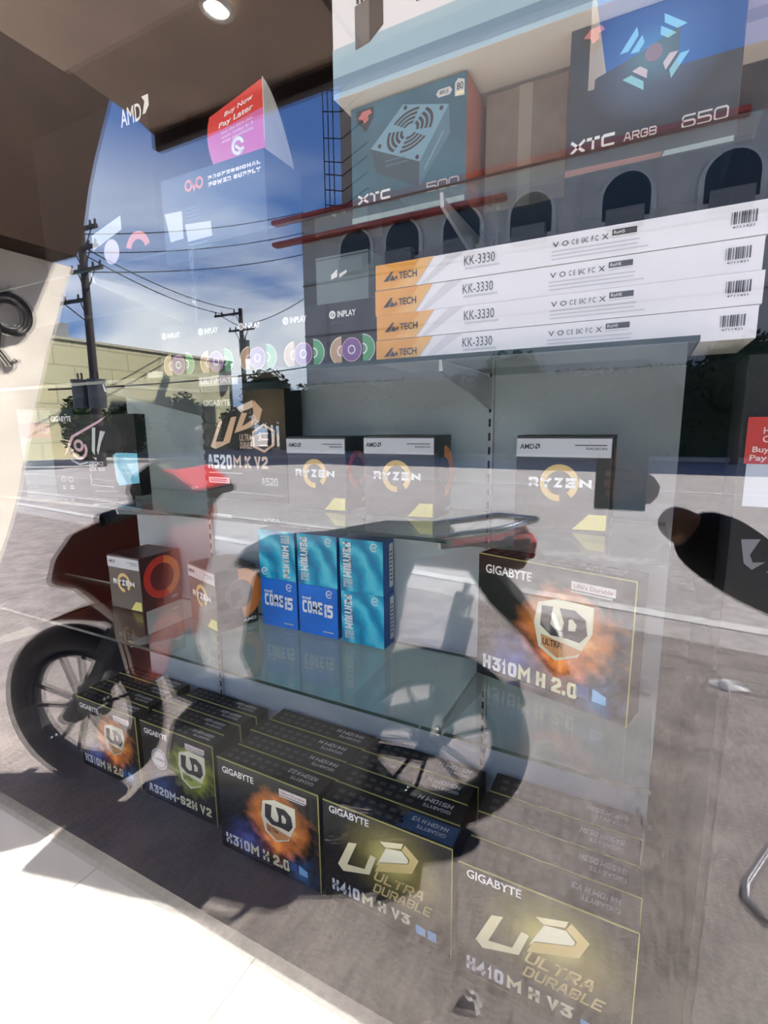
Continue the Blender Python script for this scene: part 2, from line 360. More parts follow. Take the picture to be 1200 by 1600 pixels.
# the slanted pier at the left end of the shop front: a brown clad upper box over a cream base, its projection added to shade the base
XW, XC = -2.60, -2.42
pier = thing('pier', 'slanted pier at the end of the shop front, brown box above and cream below', 'pier', (XW, GLASS, GROUND)); pier['kind'] = 'structure'
def edge_m(z, lam):   # outer edge of the pier, as mirrored depth, by height
    z /= lam
    pts = [(-1.31, 0.62), (-0.466, 1.015), (-0.362, 1.06), (-0.236, 1.107), (-0.131, 1.133), (-0.028, 1.166), (0.075, 1.2), (0.18, 1.234), (0.323, 1.281), (0.412, 1.319), (0.584, 1.379), (0.777, 1.474), (0.997, 1.527), (1.139, 1.571), (1.377, 1.656), (1.9, 1.85)]
    for (a, p), (c, q) in zip(pts, pts[1:]):
        if z <= c: return (p + (q - p) * (z - a) / (c - a)) * lam
    return pts[-1][1] * lam
def pier_part(name, z0, z1, m, xf, lam):
    zs = [z0 + (z1 - z0) * i / 24 for i in range(25)]
    o_ = [(MIR - edge_m(z, lam) - GLASS, z - GROUND) for z in zs]
    q = MB(); q.prism([(-.006, z0 - GROUND)] + o_ + [(-.006, z1 - GROUND)], 'x', -.30, xf - XW, m); return q.build(name, pier)
ZCL = .715 * XC / -2.2
pier_part('plaster_base', GROUND, ZCL, PLASTER, XW, XW / -2.2)
pier_part('brown_cladding', ZCL, 1.9, CLAD, XC, XC / -2.2)
cl = thing('cable_coil', 'black cable looped on a hook on the cream part of the pier', 'cable', (XW + .005, MIR - 1.15 * 1.18, .43 * 1.18))
b = MB(); b.torus((.012, 0, 0), .085, .011, mat('black_rubber', (.015, .015, .016), .5), 'x', 32, 8); b.torus((.03, .02, -.01), .06, .010, MATS['black_rubber'], 'x', 32, 8)
b.tube([(.012, .05, -.07), (.012, .07, -.16), (.012, .03, -.22), (.012, .0, -.2)], .010, MATS['black_rubber']); b.build('loop', cl)
b = MB(); b.tube([(-.004, 0, .1), (.03, 0, .1), (.04, 0, .12)], .006, mat('steel', (.5, .5, .5), .35, 1.0)); b.build('hook', cl)

# ------------------------------------------------------------------ shelving: panel, uprights, glass shelves
PANEL = mat('grey_panel', (.40, .455, .475), .55, var=.04, vscale=8)
YP = .913
panel = thing('shelving_panel', 'grey back panel with slotted uprights behind the glass shelves', 'panel', (0, YP, -.90))
b = MB(); b.box((-1.25, 0, 0), (.043, .018, .985), PANEL); b.build('board', panel)
UP = mat('upright_metal', (.42, .44, .45), .4, .6); SLOT = mat('slot_dark', (.01, .01, .01), .8)
Z_UP2, Z_TOP, Z_MID, Z_LOW = .293, .09, -.157, -.45
for xu in (-.255, -.965):
    b = MB(); b.box((xu - .006, -.008, 0), (xu + .006, 0, 1.50), UP)
    k = 0
    while .02 + k * .025 < 1.48: b.box((xu - .002, -.0086, .02 + k * .025), (xu + .002, -.008, .034 + k * .025), SLOT); k += 1
    u = b.build('upright', panel)
    for zz in (Z_UP2, Z_TOP, Z_MID, Z_LOW):
        y1 = .665 - YP
        t = zz - .009 + .90
        b = MB(); b.prism([(-.008, t), (y1, t), (y1 - .004, t + .006), (y1 - .008, t + .006), (y1 - .004, t - .01), (-.05, t - .048), (-.008, t - .055)], 'x', xu - .0025, xu + .0025, UP)
        b.build('bracket', u)
GSH = glass_mat('shelf_glass', (.80, .87, .85), .05); GED = mat('glass_edge', (.012, .035, .03), .15)
for zz, x0, x1, yf, lab in ((Z_UP2, -1.62, .075, .646, 'topmost glass shelf carrying the power supply cartons'), (Z_TOP, -1.62, .041, .646, 'glass shelf under the stack of white keyboard boxes'),
                            (Z_MID, -1.62, .033, .646, 'glass shelf with three processor boxes and a large black board box'), (Z_LOW, -1.62, .033, .646, 'lowest glass shelf, under the blue processor boxes')):
    b = MB(); b.box((x0, yf, -.003 if zz == Z_UP2 else -.006), (x1, YP - .009, 0), GSH, {'front': GED, 'right': GED, 'left': GED, 'back': GED})
    tag(b.build('glass_shelf', loc=(0, 0, zz)), lab, 'shelf', 'glass shelves')

# ------------------------------------------------------------------ motherboard cartons
def shield(c, u, v, k, col, ink):
    """the bevelled shield emblem with its two-letter monogram; (u, v) centre, k width fraction"""
    a = c.w / c.h
    def T(p): return [(u + x * k, v + y * k * a) for x, y in p]
    c.pol('front', T([(-.46, .38), (-.1, .52), (.5, .5), (.5, .05), (.28, -.42), (-.1, -.6), (-.42, -.42), (-.52, .0)]), col[0], 2)
    c.pol('front', T([(-.38, -.18), (.36, -.3), (.22, -.42), (-.08, -.54), (-.36, -.38)]), col[1], 3)
    c.pol('front', T([(-.38, .34), (-.18, .36), (-.22, .04), (-.12, -.04), (.0, -.02), (.02, .12), (-.06, .36), (.2, .38), (.38, .26), (.42, .0), (.3, -.16), (.06, -.14), (.1, .0), (.22, .02), (.24, .14), (.16, .22), (.1, .2), (.1, -.14), (-.2, -.16), (-.4, -.02)]), ink, 4)
    c.txt('front', 'ULTRA', (u - .34 * k, v - .36 * k * a, u + .0 * k, v - .24 * k * a), ink, 4)
def top_print(c, name, dx=0.0):
    """spine of a standing carton, read from behind: name and maker upside down at the right end, faint icons along it"""
    c.txt('top', 'GIGABYTE', (.72 + dx, .30, .93 + dx, .46), SILVER, 2, .014, rot=180)
    c.blk('top', name, (.66 + dx, .54, .93 + dx, .78), SILVER, 2, .26, .7, .15, rot=180)
    for i in range(7):
        for j in range(2): c.rect('top', (.06 + i * .085, .22 + j * .36, .11 + i * .085, .40 + j * .36), GREYINK, 1)
def board_box(label, name, art, w, h, d, loc, rot=0.0, style='shield', emblem=None, group='motherboard cartons on the display deck', spine=None, row_front=True):
    t = thing('motherboard_box', label, 'box', loc, rot, group)
    c = Carton(w, h, d); c.shell(BLACK, {'front': art} if row_front else None)
    if row_front:
        g = .945 if style == 'ud' else .90
        c.txt('front', 'GIGABYTE', (.055, g - .045, .385, g + .025), WHITE, 2, .02)
        if style == 'shield':
            u, v, k, cols = emblem; shield(c, u, v, k, cols, INK)
            i = name.find('M') if 'A320' not in name else name.find('-')
            wd = .88 if 'V2' in name else .66
            n1 = wd * (.405 if 'A320' not in name else .46)
            c.blk('front', name[:i], (.05, .07, .05 + n1 - .012, .20), WHITE, 2, .36); c.blk('front', name[i:], (.05 + n1, .07, .05 + wd, .20), PALEGOLD, 2, .36)
            c.lines('front', (.07, .035, .55, .06), 1, GREYINK)
            for q in ((0, 1) if 'A320' not in name else ()): c.pol('front', [(.70 + q * .1, .10), (.78 + q * .1, .10), (.78 + q * .1, .19 - q * .03), (.70 + q * .1, .19)], SKYBLUE if q else mat('deep_blue_print', (.04, .1, .3), .4), 2)
        else:
            c.pol('front', [(.215, .67), (.285, .695), (.20, .445), (.345, .475), (.395, .64), (.44, .635), (.385, .44), (.165, .36), (.12, .41)], PALEGOLD, 2)
            c.pol('front', [(.47, .81), (.65, .875), (.635, .82), (.515, .775)], PALEGOLD, 2)
            c.pol('front', [(.665, .87), (.765, .775), (.715, .63), (.43, .50), (.47, .61), (.69, .71), (.70, .75), (.64, .81)], GOLD, 2)
            c.pol('front', [(.44, .56), (.52, .77), (.64, .80), (.69, .74), (.68, .70), (.48, .61)], mat('logo_glow', (.95, .93, .66), .4), 2)
            c.blk('front', 'ULTRA', (.42, .41, .80, .51), GOLD, 3, .22, .8, .35); c.blk('front', 'DURABLE', (.41, .29, .87, .385), GOLD, 3, .22, .8, .35)
            c.blk('front', 'H410', (.065, .12, .30, .25), WHITE, 2, .36); c.blk('front', 'M H V3', (.32, .105, .71, .235), PALEGOLD, 2, .36)
            c.lines('front', (.07, .07, .48, .10), 1, GREYINK)
            c.pol('front', [(.745, .08), (.815, .08), (.815, .15), (.77, .165), (.745, .165)], SKYBLUE, 2); c.rect('front', (.832, .075, .895, .16), SKYBLUE, 2)
    top_print(c, spine or name, random.uniform(-.03, .0))
    c.build('carton', t, .0012)
    e_ = MB(); x, y = w / 2, d / 2
    e_.box((-x, -y - .0007, h - .0008), (x, -y + .0012, h + .0007), LIME); e_.box((x - .0009, -y - .0007, 0), (x + .0007, -y + .0008, h - .0008), LIME)
    e_.build('edge_trim', t)['label'] = 'yellow-green edge line'
    if row_front and style == 'shield':
        k = Carton(w, h, d)
        k.rect('front', (.64, .865, .895, .925), mat('sticker_silver', (.72, .68, .66), .4), 3); k.txt('front', 'Ultra Durable', (.655, .88, .88, .91), mat('red_brown_ink', (.25, .08, .07), .5), 4)
        k.lines('front', (.64, .84, .88, .86), 1, SILVER, 3, .6, 0); k.build('feature_sticker', t)
    return t
ORG = [(.9, .85, .62), (.55, .20, .05)]; LIM = [(.85, .88, .45), (.35, .40, .06)]
CREAM = mat('shield_cream', (.86, .83, .60), .4); FLAME = mat('shield_flame', (.70, .33, .12), .4); LIMEF = mat('shield_lime', (.42, .50, .10), .4)
def flame(w, h, n): return glow_art('flame_print_' + n, (.005, .007, .006), [(.62, .55, .36, (1.3, .85, .25), (.65, .20, .03)), (.58, .33, .24, (.9, .30, .06), (.30, .06, .02)), (.28, .22, .26, (.10, .13, .45), (.02, .03, .14)), (.85, .12, .2, (.04, .16, .35), (.01, .04, .1)), (.3, .95, .6, (.012, .014, .012), (.006, .007, .006))], w, h)
def limeart(w, h, n): return glow_art('lime_print_' + n, (.005, .007, .007), [(.70, .58, .34, (.85, .88, .16), (.30, .36, .03)), (.25, .25, .28, (.02, .08, .22), (.01, .03, .08)), (.3, .95, .6, (.012, .012, .012), (.006, .006, .006))], w, h)
def udart(w, h, n): return glow_art('beam_print_' + n, (.005, .006, .005), [(.55, .66, .42, (.80, .74, .22), (.16, .14, .03)), (.8, .5, .4, (.12, .09, .02), (.05, .04, .01))], w, h, 5, .05)
ZD = -.90
D = .0555
cols = [  # centre x / depth of the front face, width, height, front, name, label
    (-1.644, .722, .236, .200, 'shield', 'H310M H 2.0', 'front-row black carton with a flame shield and blue icons, far end beside the wheel reflection'),
    (-1.290, .722, .240, .200, 'lime', 'A320M-S2H V2', 'front-row black carton with a lime shield and a round silver medal'),
    (-.920, .690, .258, .214, 'shield', 'H310M H 2.0', 'front-row black carton with a flame shield, between the lime shield and gold logo cartons'),
    (-.532, .690, .256, .212, 'ud', 'H410M H V3', 'front-row black carton with a gold angular logo, next to the flame shield carton'),
    (-.139, .668, .257, .218, 'ud', 'H410M H V3', 'front-row black carton with a gold angular logo, nearest of the front row'),
]
arts = {}
spines = ['H310M H 2.0', 'A320M-S2H', 'H410M H', 'H510M H', 'B450M DS3H']
colname = ['farthest flame shield carton', 'lime shield carton', 'middle flame shield carton', 'middle gold logo carton', 'nearest gold logo carton']
rowname = ['one behind the ', 'two behind the ', 'hindmost, behind the ']
for ci, (xc, yf, w, h, st, nm, lab) in enumerate(cols):
    D = (YP - .012 - yf) / 4
    if st == 'shield': art, em = flame(w, h, str(ci)), (.62, .57, .33, (CREAM, FLAME))
    elif st == 'lime': art, em = limeart(w, h, str(ci)), (.71, .61, .36, (CREAM, LIMEF))
    else: art, em = udart(w, h, str(ci)), None
    x = xc * yf
    t = board_box(lab, nm, art, w, h, D - .002, (x, yf + D / 2, ZD), 0, 'ud' if st == 'ud' else 'shield', em)
    if st == 'lime':
        k = Carton(w, h, D - .002); k.disc('front', (.25, .57), .115, SILVER, 2, n=20); k.ring('front', (.25, .57), .105, .085, mat('medal_grey', (.3, .32, .34), .4), 3, n=24)
        k.txt('front', 'DURABLE', (.17, .55, .33, .585), INK, 4); k.build('medal_print', t)
    if ci == 3: # blue label on its spine
        k = Carton(w, h, D - .002); k.pol('top', [(.58, .1), (.99, .1), (.99, .9), (.62, .9)], mat('blue_spine', (.01, .06, .16), .4), 1); k.build('blue_spine_panel', t)
    y = yf + D
    proto = None
    for r in range(3):
        dx = random.uniform(-.012, .012)
        lb = 'black carton, yellow-edged top, ' + rowname[r] + colname[ci]
        if proto is None:
            proto = board_box(lb, nm, None, w, h, D - .002, (x + dx, y + D / 2, ZD), 0, row_front=False, spine=spines[ci])
        else: copy_thing(proto, (x + dx, y + D / 2, ZD), 0, lb)
        y += D
# the leaning one on the lowest shelf
def at_front(xl, xr, yf, z): return ((xl + xr) / 2, yf, z)
w, h = .2606, .226; ang = -math.atan2(.068, .2516); dd = .056
mid = Vector((-.1258, .813, 0)) + Vector((-math.sin(ang), math.cos(ang), 0)) * dd / 2
board_box('large black carton with a flame shield standing alone on the lowest glass shelf', 'H310M H 2.0', flame(w, h, 'low'), w, h, dd, (mid.x, mid.y, Z_LOW), ang, 'shield', (.60, .56, .36, (CREAM, FLAME)), group='motherboard cartons on the glass shelves')
# the one with the copper logo on the middle shelf
w, h, dd = .226, .231, .056; yf = .82
t = thing('motherboard_box', 'black carton with a large copper angular logo and hexagon badge on the middle shelf', 'box', (-.760, yf + dd / 2, Z_MID), 0, 'motherboard cartons on the glass shelves')
COPPER = mat('copper_print', (.72, .45, .27), .4); COPPER2 = mat('pale_copper_print', (.85, .62, .45), .4)
c = Carton(w, h, dd); c.shell(BLACK, {'front': glow_art('copper_print_art', (.012, .013, .012), [(.85, .8, .5, (.10, .06, .02), (.04, .025, .01))], w, h, 5, .05)})
c.txt('front', 'GIGABYTE', (.025, .87, .37, .925), WHITE, 2, .02)
c.pol('front', [(.215, .735), (.255, .73), (.155, .54), (.148, .472), (.084, .494)], COPPER2, 2); c.pol('front', [(.155, .54), (.253, .543), (.369, .763), (.436, .771), (.334, .534), (.148, .472)], COPPER, 2)
c.pol('front', [(.443, .851), (.643, .912), (.65, .85), (.49, .806)], COPPER2, 2); c.pol('front', [(.655, .91), (.75, .827), (.704, .715), (.572, .662), (.40, .62), (.50, .80), (.57, .80), (.50, .68), (.61, .73), (.645, .80), (.64, .85)], COPPER, 2)
c.txt('front', 'ULTRA', (.46, .55, .60, .61), COPPER2, 2, 0, .3); c.txt('front', 'DURABLE', (.46, .48, .61, .54), COPPER2, 2, 0, .3)
c.pol('front', [(.754, .705), (.886, .644), (.875, .512), (.752, .445), (.623, .492), (.616, .635)], COPPER, 3); c.pol('front', [(.754, .68), (.862, .63), (.853, .525), (.752, .47), (.645, .508), (.64, .62)], BLACK, 4)
c.txt('front', '3', (.68, .55, .73, .61), COPPER2, 5); c.lines('front', (.70, .49, .82, .65), 3, COPPER2, 5, .25)
c.blk('front', 'A520', (.032, .285, .345, .42), WHITE, 2, .36); c.blk('front', 'M K V2', (.365, .285, .785, .425), COPPER2, 2, .36)
c.lines('front', (.04, .235, .55, .27), 1, SILVER, 2, .3); c.blk('front', 'A520', (.70, .15, .89, .22), SILVER, 2)
c.rect('right', (0, 0, 1, 1), BLACK, 1); c.txt('right', 'GIGABYTE', (.35, .10, .65, .45), WHITE, 2, .02, rot=90); top_print(c, 'A520M K V2')
c.build('carton', t, .0012)
k = Carton(w, h, dd); k.rect('front', (.034, .15, .305, .205), WHITE, 3); k.lines('front', (.05, .16, .29, .195), 2, INK, 4); k.build('white_label', t)

# ------------------------------------------------------------------ processor cartons with the ring logo
RZ = mat('processor_box_grey', (.030, .032, .030), .42); RZT = mat('processor_box_top', (.014, .016, .017), .4); BAND = mat('silver_band', (.55, .56, .58), .35)
RING = mat('gold_ring', (.70, .48, .14), .4); YEL = mat('yellow_badge', (.78, .68, .16), .4); ORANGE = mat('orange_side', (.62, .20, .04), .45); REDP = mat('red_ring_print', (.55, .03, .02), .4)
def ryzen(label, w, h, d, loc, rot=0.0, side='dark', band=BAND, base=RZ):
    t = thing('processor_box', label, 'box', loc, rot, 'processor cartons with a ring logo')
    c = Carton(w, h, d); c.shell(base, {'top': RZT, 'right': RZT, 'left': RZT})
    c.ring('front', (.475, .505), .205, .135, RING, 2, -PI * .28, PI * 1.52, 40)
    for i, (q, x0, x1) in enumerate((('R', .148, .262), ('Y', .27, .40), ('Z', .415, .525), ('E', .545, .655), ('N', .685, .813))):
        c.blk('front', q, (x0, .455, x1, .56), WHITE, 4, .28, 1.0)
    if side == 'red':     # big red and orange ring on the side, dark fan hub inside
        c.ring('right', (.52, .56), .46, .30, REDP, 2, PI * .45, PI * 1.6, 30); c.ring('right', (.52, .56), .46, .30, ORANGE, 2, -PI * .4, PI * .45, 30); c.disc('right', (.52, .56), .30, mat('dark_red_hub', (.10, .02, .02), .4), 2)
        c.txt('right', 'AMD', (.70, .1, .88, .15), WHITE, 3)
    else:
        c.rect('right', (.0, .0, 1, 1), RZT, 1); c.ring('right', (.55, .55), .60, .34, ORANGE, 2, -PI * .45, PI * .5, 24); c.disc('right', (.55, .55), .34, mat('dark_hub', (.05, .05, .05), .4), 2)
        c.txt('right', 'AMD', (.62, .06, .95, .11), WHITE, 3)
    c.build('carton', t, .0015)
    k = Carton(w, h, d); k.rect('front', (.0, .775, .985, .968), band, 2); k.txt('front', 'AMD', (.038, .858, .195, .912), INK, 3, .018)
    k.pol('front', [(.212, .858), (.212, .885), (.224, .896), (.224, .875), (.24, .875)][:0] or [(.206, .86), (.206, .885), (.221, .897), (.221, .873)], INK, 3); k.pol('front', [(.206, .912), (.255, .912), (.255, .86), (.240, .878), (.240, .897), (.221, .897)], INK, 3); k.pol('front', [(.206, .86), (.221, .873), (.240, .873), (.225, .86)], INK, 3)
    k.txt('front', 'RADEON', (.74, .853, .94, .878), INK, 3); k.lines('front', (.62, .89, .94, .91), 1, GREYINK, 3, .5, 0); k.build('silver_band', t)
    k = Carton(w, h, d); k.pol('front', [(.80, .186), (.975, .19), (.975, .027), (.635, .02)], YEL, 3); k.txt('front', '3', (.84, .06, .89, .15), GOLD, 4); k.build('corner_badge', t)
    if side == 'window':
        q = Carton(w, h, d); q.pol('right', [(.34, .62), (.60, .66), (.60, .46), (.52, .45), (.44, .36), (.34, .34)], INK, 4); q.build('cut_out_window', t)
    return t
yz = .776; w, h, d = .1335, .1395, .075
ryzen('grey processor carton with a gold ring, nearest the copper logo carton', w * .985, h * .985, d, (-.7025 * yz, yz + d / 2, Z_MID), 0, 'red')
ryzen('grey processor carton with a gold ring, middle one of three on the middle shelf', w, h, d, (-.4835 * yz, yz + d / 2, Z_MID))
ryzen('grey processor carton with a gold ring and bright yellow badge, alone beyond the slotted upright', w, h, d, (-.141 * yz, yz + d / 2, Z_MID))
ryzen('dark processor carton with a red and orange ring on its side, lowest shelf far end', .120, .1375, .118, (-1.132, yz + .059, Z_LOW), 0.0, 'red')
a = math.radians(-17); nd = Vector((-math.sin(a), math.cos(a), 0)); fm = Vector((-.877, .787, 0)) + nd * .05
ryzen('turned processor carton with a cut-out window in its orange side, beside the blue cartons', .131, .1385, .10, (fm.x, fm.y, Z_LOW), a, 'window', mat('pinkish_band', (.62, .56, .54), .4), mat('processor_box_brown', (.10, .075, .06), .45))

# ------------------------------------------------------------------ blue processor cartons
def wave(name, ca, cb, cc):
    m = bpy.data.materials.new(name); m.use_nodes = True; t = m.node_tree; b_ = t.nodes['Principled BSDF']; b_.inputs['Roughness'].default_value = .3
    tc_ = t.nodes.new('ShaderNodeTexCoord'); w_ = t.nodes.new('ShaderNodeTexWave'); w_.inputs['Scale'].default_value = 9; w_.inputs['Distortion'].default_value = 9; w_.inputs['Detail'].default_value = 3; w_.bands_direction = 'DIAGONAL'
    r = t.nodes.new('ShaderNodeValToRGB'); r.color_ramp.elements[0].color = (*ca, 1); r.color_ramp.elements[1].color = (*cc, 1); q = r.color_ramp.elements.new(.55); q.color = (*cb, 1)
    t.links.new(tc_.outputs['Object'], w_.inputs['Vector']); t.links.new(w_.outputs['Fac'], r.inputs[0]); t.links.new(r.outputs[0], b_.inputs['Base Color']); MATS[name] = m
    return m
PENT = wave('cyan_wave_print', (.0, .22, .42), (.005, .42, .64), (.10, .62, .78)); COREM = mat('core_blue', (.004, .17, .68), .3, var=.15, vscale=20); SIDEB = mat('deep_blue_side', (.004, .06, .25), .35)
def intel(label, kind, loc):
    w, h, d = .1005, .1115, .048
    t = thing('processor_box', label, 'box', loc, 0, 'blue processor cartons')
    c = Carton(w, h, d); c.shell(PENT if kind != 'core' else COREM, {'right': SIDEB, 'left': SIDEB, 'top': SIDEB})
    if kind == 'core':
        c.txt('front', 'intel', (.10, .70, .32, .77), WHITE, 2, .02); c.blk('front', 'CORE', (.10, .42, .62, .68), WHITE, 2, .36); c.blk('front', 'i5', (.67, .40, .88, .66), WHITE, 2, .36)
        c.lines('front', (.62, .08, .88, .12), 1, SILVER, 2, .6, 0); e_ = (.80, .87)
    elif kind == 'up':
        c.blk('front', 'PENTIUM', (.64, .06, .87, .72), WHITE, 2, .40, rot=90); c.blk('front', 'GOLD', (.64, .76, .87, .92), SILVER, 2, .3, rot=90); e_ = (.14, .14)
    else:
        c.blk('front', 'PENTIUM', (.05, .27, .30, .93), WHITE, 2, .40, rot=-90); c.blk('front', 'GOLD', (.08, .08, .30, .24), SILVER, 2, .3, rot=-90); e_ = (.80, .88)
    c.ring('front', e_, .085, .065, WHITE, 2, PI * .1, PI * 1.75, 24); c.txt('front', 'intel', (e_[0] - .05, e_[1] - .025, e_[0] + .05, e_[1] + .035), WHITE, 2)
    c.build('carton', t, .001)
    k = Carton(w, h, d); k.rect('right', (.55, .10, .9, .92), mat('pale_side_label', (.55, .55, .50), .5), 2); k.lines('right', (.6, .2, .85, .8), 8, GREYINK, 3, .4); k.build('side_label', t)
    return t
yi = .856
X3 = [-.834 * yi, -.7105 * yi, -.583 * yi]
intel('royal blue processor carton under the cyan one with upward lettering', 'core', (X3[0], yi + .024, Z_LOW))
intel('royal blue processor carton in the middle of the bottom row of blue cartons', 'core', (X3[1], yi + .024, Z_LOW))
intel('cyan processor carton in the bottom row beside the royal blue ones', 'down', (X3[2] + .001, yi + .024, Z_LOW))
intel('cyan processor carton with lettering reading upwards, top row', 'up', (X3[0] - .001, yi + .024, Z_LOW + .112))
intel('cyan processor carton in the middle of the top row', 'down', (X3[1] + .001, yi + .024, Z_LOW + .112))
intel('cyan processor carton topmost above the other cyan one', 'down', (X3[2], yi + .024, Z_LOW + .112))

# ------------------------------------------------------------------ graphics card carton and neighbours on the middle shelf
w, h, dd, yf = .238, .188, .036, .75; ang = math.radians(13.5)
t = thing('graphics_card_box', 'wide black carton with a pink eye emblem and cyan patch on the middle shelf', 'box', (-1.156 - math.sin(ang) * dd / 2, .7475 + math.cos(ang) * dd / 2, Z_MID), ang)
PINK = mat('pink_print', (.70, .42, .48), .4); CYAN = mat('cyan_print', (.22, .62, .75), .4)
c = Carton(w, h, dd); c.shell(BLACK)
c.txt('front', 'GIGABYTE', (.03, .92, .27, .985), WHITE, 2, .02)
c.pol('front', [(.14, .49), (.25, .74), (.69, .98), (.60, .90), (.28, .72), (.18, .53)], PINK, 2); c.pol('front', [(.51, .84), (.48, .55), (.51, .50), (.55, .84)], SILVER, 2); c.pol('front', [(.60, .80), (.66, .79), (.60, .66), (.55, .50), (.54, .56)], SILVER, 2)
c.ring('front', (.33, .57), .10, .07, PINK, 2, PI, PI * 2.2, 20); c.disc('front', (.33, .62), .06, PINK, 2); c.disc('front', (.33, .62), .03, BLACK, 3)
c.pol('front', [(.22, .43), (.32, .37), (.42, .40), (.42, .42), (.32, .395), (.22, .45)], SILVER, 2)
c.txt('front', 'GEFORCE', (.43, .37, .60, .42), WHITE, 2); c.txt('front', 'GTX', (.43, .30, .51, .36), WHITE, 2); c.txt('front', '1650', (.53, .30, .61, .36), SILVER, 2)
c.ring('front', (.10, .19), .028, .02, SILVER, 2); c.ring('front', (.19, .19), .028, .02, SILVER, 2); c.lines('front', (.08, .06, .13, .12), 2, SILVER); c.lines('front', (.17, .06, .22, .12), 2, SILVER)
c.pol('front', [(.43, .26), (.44, .26), (.44, .13), (.70, .11), (.70, .10), (.43, .12)], SILVER, 2); c.lines('front', (.47, .04, .75, .06), 1, SILVER, 2)
c.build('carton', t, .0012)
k = Carton(w, h, dd); k.pol('front', [(.72, .50), (.765, .53), (.765, .125), (.735, .20)], mat('pale_cyan_print', (.40, .72, .80), .4), 2); k.pol('front', [(.765, .53), (1.0, .525), (1.0, .16), (.765, .125)], CYAN, 2)
k.lines('front', (.80, .25, .96, .45), 3, mat('faint_cyan', (.35, .70, .80), .4), 3); k.build('cyan_patch', t)
w, h, dd = .16, .21, .06
t = thing('carton', 'dark carton with a magenta band half hidden behind the pink eye carton', 'box', (-1.50, .84, Z_MID), 0)
c = Carton(w, h, dd); c.shell(mat('dark_teal_carton', (.10, .14, .15), .5)); c.rect('front', (0, .62, 1, .82), mat('magenta_band', (.22, .02, .10), .4), 1); c.txt('front', 'NVIDIA', (.55, .68, .95, .76), PINK, 2, .02); c.build('body', t, .001)
k = Carton(w, h, dd); k.rect('front', (.02, .98, .98, .995), GREYINK, 1); k.build('lid_seam', t)

# ------------------------------------------------------------------ keyboard cartons
KW, KH, KD, yk = .471, .0345, .14, .70
ORA = mat('orange_end', (.80, .36, .05), .45); ORB = mat('light_orange', (.86, .48, .14), .45); KWH = mat('white_carton', (.90, .89, .92), .45); KGR = mat('pale_grey_print', (.62, .62, .66), .5)
def kk():
    t = thing('keyboard_box', 'white', 'box', (0, 0, 0), 0, 'white keyboard cartons')
    c = Carton(KW, KH, KD); c.shell(KWH, {'bottom': mat('carton_underside', (.55, .52, .48), .6)})
    c.pol('front', [(0, 0), (.135, 0), (.185, 1), (0, 1)], ORA, 2); c.pol('front', [(.09, 0), (.135, 0), (.195, 1), (.15, 1)], ORB, 4); c.pol('front', [(.06, 0), (.10, 0), (.145, .5), (.13, .75)], mat('mid_orange', (.84, .42, .09), .45), 3)
    c.pol('front', [(.15, 0), (.17, 0), (.29, 1), (.24, 1)], mat('faint_grey_print', (.72, .72, .75), .5), 1)
    c.pol('front', [(.028, .30), (.055, .66), (.062, .66), (.045, .30)], INK, 5); c.pol('front', [(.05, .30), (.06, .52), (.07, .30)], INK, 6); c.txt('front', '4', (.066, .32, .078, .48), INK, 7, .02); c.txt('front', 'TECH', (.082, .32, .142, .60), INK, 7, .02)
    c.txt('front', 'KK-3330', (.288, .45, .377, .80), GREYINK, 2, -.002); c.lines('front', (.29, .27, .39, .38), 1, KGR, 2, .7, 0); c.lines('front', (.53, .12, .76, .52), 3, KGR, 2, .35)
    for i, g in enumerate(('V', 'O', 'C E', 'EAC', 'F C', 'X')): c.txt('front', g, (.532 + i * .024, .58, .532 + i * .024 + .016, .76), GREYINK, 2, .01)
    c.build('carton', t, .0012)
    k = Carton(KW, KH, KD); k.rect('front', (.676, .66, .732, .85), INK, 2); k.txt('front', 'RoHS', (.68, .70, .705, .81), WHITE, 3); k.rect('front', (.676, .58, .732, .61), KGR, 2); k.build('compliance_label', t)
    k = Carton(KW, KH, KD); x = .927
    rnd = random.Random(3)
    while x < .977:
        q = rnd.choice((.0012, .002, .0034)); k.rect('front', (x, .40, x + q, .76), INK, 2); x += q + rnd.choice((.0012, .0018, .003))
    k.txt('front', '4711421', (.93, .28, .972, .35), GREYINK, 2); k.build('barcode', t)
    return t
k0 = kk(); kb = ['bottom of the stack on the glass shelf', 'second from the bottom of its stack', 'third from the bottom of its stack', 'on top of the stack']
for i in range(4):
    lb = 'long white keyboard carton with an orange end, ' + kb[i]
    loc = (-.139 + (.0, .002, -.001, .001)[i], yk + KD / 2 + (.001, 0, .002, .0)[i], Z_TOP + .0352 * i)
    if i == 0: k0.location = loc; k0['label'] = lb
    else: copy_thing(k0, loc, 0, lb)

